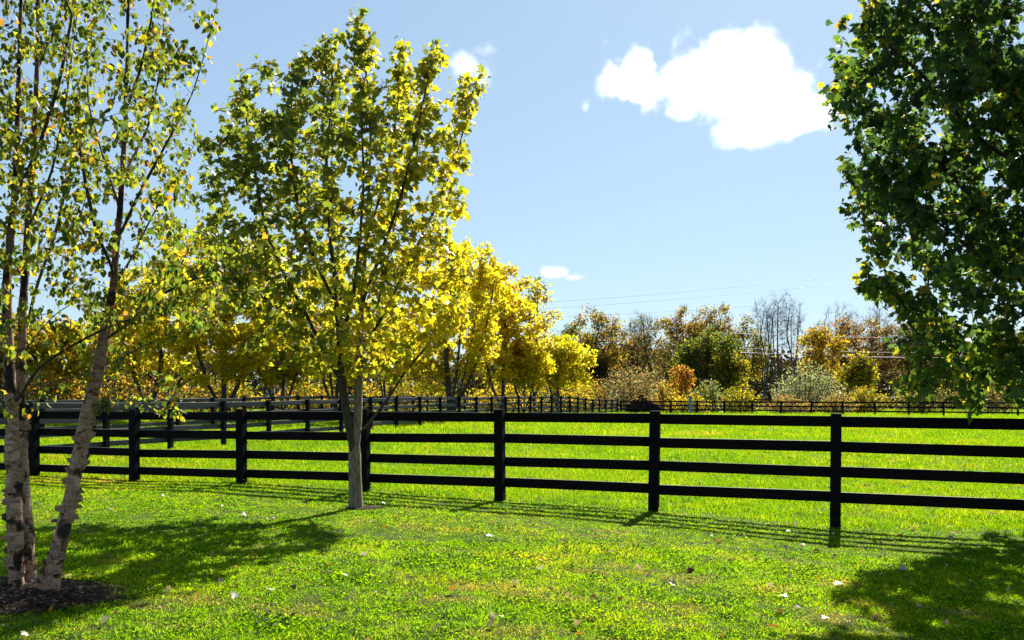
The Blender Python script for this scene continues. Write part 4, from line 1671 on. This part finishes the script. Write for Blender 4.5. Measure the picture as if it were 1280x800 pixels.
        L.new(ci.outputs[0], ip.inputs['Instance'])
        for nm, dt, sock in (('rot', 'FLOAT_VECTOR', 'Rotation'), ('scl', 'FLOAT_VECTOR', 'Scale'), ('idx', 'INT', 'Instance Index')):
            na = N.new('GeometryNodeInputNamedAttribute')
            na.data_type = dt
            na.inputs['Name'].default_value = nm
            L.new(na.outputs['Attribute'], ip.inputs[sock])
        L.new(ip.outputs[0], go.inputs[0])
        o = link(name, me, kind='stuff')
        md = o.modifiers.new('scatter', 'NODES')
        md.node_group = ng
        o['label'] = label
        print(name, n)
    scatter('lawn_grass', lawn, [(3.8, 8, 420, 1.0), (8, 11.5, 340, 1.1), (11.5, 20, 260, 1.3)], 6, [3.4, 3.4, 2, 1.8, 1.6, 1.2], 'short sunlit lawn grass with clover in front of the black fence')
    scatter('field_grass', field, [(10, 20, 75, .8), (20, 32, 34, 1.05), (32, 50, 14, 1.45), (50, 75, 7, 1.9), (75, 110, 2.5, 2.4)], 3, [1, 1, 1], 'longer sunlit grass of the field beyond the black fence')


build_grass()


# mulch chips and fallen leaves
def chips():
    rg = np.random.default_rng(8)
    n = 2600
    a = rg.uniform(0, 2 * math.pi, n)
    q = np.sqrt(rg.random(n)) * 1.03
    x, y = BX + 1.0 * q * np.cos(a), BY + .60 * q * np.sin(a)
    z = gz(x, y) + .06 * (1 - np.minimum(q, 1) ** 2.5) + .012
    V0 = np.array([[-.5, -.16, 0], [.5, -.12, 0], [.45, .15, .05], [-.4, .17, .04], [-.1, 0, .22]], float)
    T0 = np.array([[0, 1, 4], [1, 2, 4], [2, 3, 4], [3, 0, 4]])
    p = np.stack([x, y, z], -1)
    az = rg.uniform(0, 6.28, n)
    ti = rg.normal(0, .35, n)
    c_, s_ = np.cos(az), np.sin(az)
    R = np.zeros((n, 3, 3))
    R[:, 0, 0], R[:, 0, 1], R[:, 1, 0], R[:, 1, 1], R[:, 2, 2] = c_, -s_, s_, c_, 1
    R[:, 2, 0] = np.sin(ti)
    V = leaf_mesh('mulch', (V0, T0), p, R, rg.uniform(.02, .06, n), palette(n, [(.022, .013, .008), (.05, .03, .019), (.16, .11, .08)], [.5, .38, .12], rg), M_CHIP)
    link('mulch', V, kind='stuff')


M_CHIP = leaf_material('wood_chip', trans=.2, fac=.02, rough=.8, spec=.2)
chips()

LG = 'fallen leaves on the lawn'


def fallen(name, label, px, py, size, col, tpl, seed, curl=.9, group=LG, tilt=.35):
    rg = np.random.default_rng(seed)
    x, y, z = 0, 0, 0
    D = 8.0
    for _ in range(6):                                   # where this line of sight meets the ground
        z = float(gz((px - 640) * D / F, D)) + .035
        D = (EYE - z) * F / (py - HOR)
    V0 = tpl[0].copy()
    V0[:, 1] -= .5
    V0[:, 2] += curl * (V0[:, 0] ** 2 + .6 * V0[:, 1] ** 2)
    me = new_mesh(name, V0 * size * .72, tpl[1], 3, M_DRY, np.repeat(np.array([col]) * .6, len(V0), 0))
    o = link(name, me, loc=((px - 640) * D / F, D, z + .012))
    o.rotation_euler = (rg.normal(0, tilt), rg.normal(0, tilt), rg.uniform(0, 6.28))
    return tag(o, label, 'leaf', group)


M_DRY = leaf_material('dry_leaf', trans=1.5, fac=.3, rough=.5)
fallen('fallen_leaf', 'yellow fallen leaf on the dark mulch in front of the birch stems', 95, 760, .12, (.42, .30, .03), MAPLE, 1, 1.0)
fallen('fallen_leaf', 'second yellow leaf lying flat on the mulch beside the folded one', 84, 757, .10, (.36, .24, .06), MAPLE, 2, .3)
fallen('fallen_leaf', 'pale dry leaf on the grass just outside the mulch bed', 134, 777, .11, (.48, .46, .42), MAPLE, 3, .8)
fallen('fallen_leaf', 'bright orange leaf at the edge of the birch shadow', 412, 708, .10, (.42, .15, .02), MAPLE, 4, .6)
fallen('fallen_leaf', 'pale curled leaf on the sunny grass below the shadow of the young maple', 292, 748, .11, (.50, .48, .44), MAPLE, 5, .9)
fallen('fallen_leaf', 'whitish leaf in the middle of the lawn', 674, 712, .11, (.55, .53, .5), MAPLE, 6, .6)
fallen('fallen_leaf', 'white curled leaf on the lawn below the black post next to the young maple', 614, 672, .14, (.58, .57, .55), MAPLE, 7, .6)
fallen('fallen_leaf', 'dark red-brown leaf on the lawn, darkest of the fallen leaves', 862, 717, .11, (.06, .025, .015), MAPLE, 8, .9)
fallen('fallen_leaf', 'brown leaf just below the dark red-brown one', 840, 732, .10, (.09, .04, .02), MAPLE, 9, .7)
fallen('fallen_leaf', 'orange leaf on the grass beside the shadow of the big green maple', 966, 786, .11, (.40, .20, .03), MAPLE, 10, .5)
fallen('fallen_leaf', 'pale leaf at the upper rim of the shadow of the big green maple', 1130, 713, .12, (.48, .45, .40), MAPLE, 11, .7)
fallen('fallen_leaf', 'orange leaf on the grass right behind the last post', 1124, 671, .12, (.42, .14, .03), MAPLE, 12, .5)
fallen('fallen_leaf', 'tan curled leaf near the lower edge of the lawn', 617, 780, .12, (.36, .27, .20), MAPLE, 13, 1.0)
fallen('fallen_leaf', 'yellow-orange leaf at the bottom edge of the lawn', 727, 795, .11, (.42, .26, .03), MAPLE, 14, .6)


def litter():
    rg = np.random.default_rng(12)
    n = 520
    y = 4.6 + 9 * rg.random(n) ** .8
    x = rg.uniform(-1, 1, n) * (.6 * y + .5)
    p = np.stack([x, y, gz(x, y) + .035], -1)
    R = rand_rot(n, -.8, rg)
    sz = .042 * np.exp(rg.normal(0, .35, n))
    link('fallen_leaves', leaf_mesh('fallen_leaves', MAPLE_S, p, R, sz, palette(n, [(.30, .20, .11), (.30, .25, .18), (.36, .20, .03), (.12, .06, .03), (.36, .28, .04)], [.3, .2, .15, .2, .15], rg), M_DRY), kind='stuff')


litter()


# ------------------------------------------------------------------ clouds
def cloud(label, lo, hi, D, blobs, dens, seed, nscale, amp, depth, rag=1.0, soft=.8):
    """a box of air with a scattering volume shaped by overlapping balls and noise; lo, hi: picture corners at distance D"""
    a, b = P(lo[0], hi[1], D), P(hi[0], lo[1], D)
    c = (a + b) / 2
    sx, sz = (b[0] - a[0]) / 2, (b[2] - a[2]) / 2
    sy = depth
    V = [(x * sx, y * sy, z * sz) for x in (-1, 1) for y in (-1, 1) for z in (-1, 1)]
    me = bpy.data.meshes.new('cloud')
    me.from_pydata(V, [], [(0, 1, 3, 2), (4, 6, 7, 5), (0, 4, 5, 1), (2, 3, 7, 6), (0, 2, 6, 4), (1, 5, 7, 3)])
    m, N, L = mat('cloud_vapour')
    tc = N.new('ShaderNodeTexCoord')
    ns = N.new('ShaderNodeTexNoise')
    ns.inputs['Scale'].default_value = nscale
    ns.inputs['Detail'].default_value = 9
    ns.inputs['Roughness'].default_value = .6
    off = N.new('ShaderNodeVectorMath')
    off.inputs[1].default_value = (seed * 311.0, seed * 97.0, seed * 53.0)
    L.new(tc.outputs['Object'], off.inputs[0])
    L.new(off.outputs[0], ns.inputs['Vector'])
    prev = None
    for (bx, by, brx, brz) in blobs:                       # in picture pixels
        q = P(bx, by, D) - c
        sb = N.new('ShaderNodeVectorMath')
        sb.operation = 'SUBTRACT'
        sb.inputs[1].default_value = tuple(q)
        L.new(tc.outputs['Object'], sb.inputs[0])
        dv = N.new('ShaderNodeVectorMath')
        dv.operation = 'DIVIDE'
        rr = brx * D / F
        dv.inputs[1].default_value = (rr, max(min(rr, depth * .8), 1), brz * D / F)
        L.new(sb.outputs[0], dv.inputs[0])
        ln = N.new('ShaderNodeVectorMath')
        ln.operation = 'LENGTH'
        L.new(dv.outputs[0], ln.inputs[0])
        if prev is None:
            prev = ln.outputs['Value']
        else:
            mn = N.new('ShaderNodeMath')
            mn.operation = 'SMOOTH_MIN'
            mn.inputs[2].default_value = .25
            L.new(prev, mn.inputs[0])
            L.new(ln.outputs['Value'], mn.inputs[1])
            prev = mn.outputs[0]
    # the end that trails off is raggeder
    sxz = N.new('ShaderNodeSeparateXYZ')
    L.new(tc.outputs['Object'], sxz.inputs[0])
    am = N.new('ShaderNodeMapRange')
    am.inputs['From Min'].default_value = -sx * .7
    am.inputs['From Max'].default_value = 0
    am.inputs['To Min'].default_value = amp * rag
    am.inputs['To Max'].default_value = amp
    L.new(sxz.outputs['X'], am.inputs['Value'])
    nc = N.new('ShaderNodeMath')
    nc.operation = 'SUBTRACT'
    nc.inputs[1].default_value = .5
    L.new(ns.outputs[0], nc.inputs[0])
    # density = clamp((1 - dist) + amp * (noise - .5)) * dens
    s1 = N.new('ShaderNodeMath')
    s1.operation = 'SUBTRACT'
    s1.inputs[0].default_value = 1
    L.new(prev, s1.inputs[1])
    s2 = N.new('ShaderNodeMath')
    s2.operation = 'MULTIPLY_ADD'
    L.new(am.outputs[0], s2.inputs[1])
    L.new(nc.outputs[0], s2.inputs[0])
    L.new(s1.outputs[0], s2.inputs[2])
    mr = N.new('ShaderNodeMapRange')
    mr.inputs['From Min'].default_value = .05
    mr.inputs['From Max'].default_value = soft
    mr.inputs['To Max'].default_value = dens
    L.new(s2.outputs[0], mr.inputs['Value'])
    vs = N.new('ShaderNodeVolumeScatter')
    vs.inputs['Color'].default_value = (.83, .845, .87, 1)
    vs.inputs['Anisotropy'].default_value = .35
    L.new(mr.outputs[0], vs.inputs['Density'])
    o_ = N.new('ShaderNodeOutputMaterial')
    L.new(vs.outputs[0], o_.inputs['Volume'])
    me.materials.append(m)
    o = link('cloud', me, loc=tuple(c))
    tag(o, label, 'cloud', 'clouds')


cloud('big bright white cloud in the blue sky beside the dark green maple', (725, 15), (1080, 205), 2600,
      [(918, 90, 76, 46), (950, 110, 68, 50), (880, 84, 48, 32), (980, 142, 62, 32), (945, 162, 56, 22), (880, 122, 54, 24), (822, 108, 56, 14), (795, 84, 32, 24), (840, 97, 40, 20), (1012, 148, 38, 20)],
      .016, 1, .011, 2.2, 240, 2.7, 1.1)
cloud('small flat white cloud low in the sky above the thin sparse tree', (670, 325), (745, 365), 5200, [(697, 341, 22, 9), (716, 347, 20, 7), (688, 340, 14, 7)], .010, 2, .007, 2.2, 120, 1.4, 1.0)
cloud('wispy scrap of cloud right of the top of the young maple', (555, 55), (640, 135), 3400, [(582, 84, 26, 14), (598, 96, 22, 12), (588, 122, 16, 9), (607, 62, 18, 9)], .006, 3, .012, 4.2, 110, 1.0, 1.2)
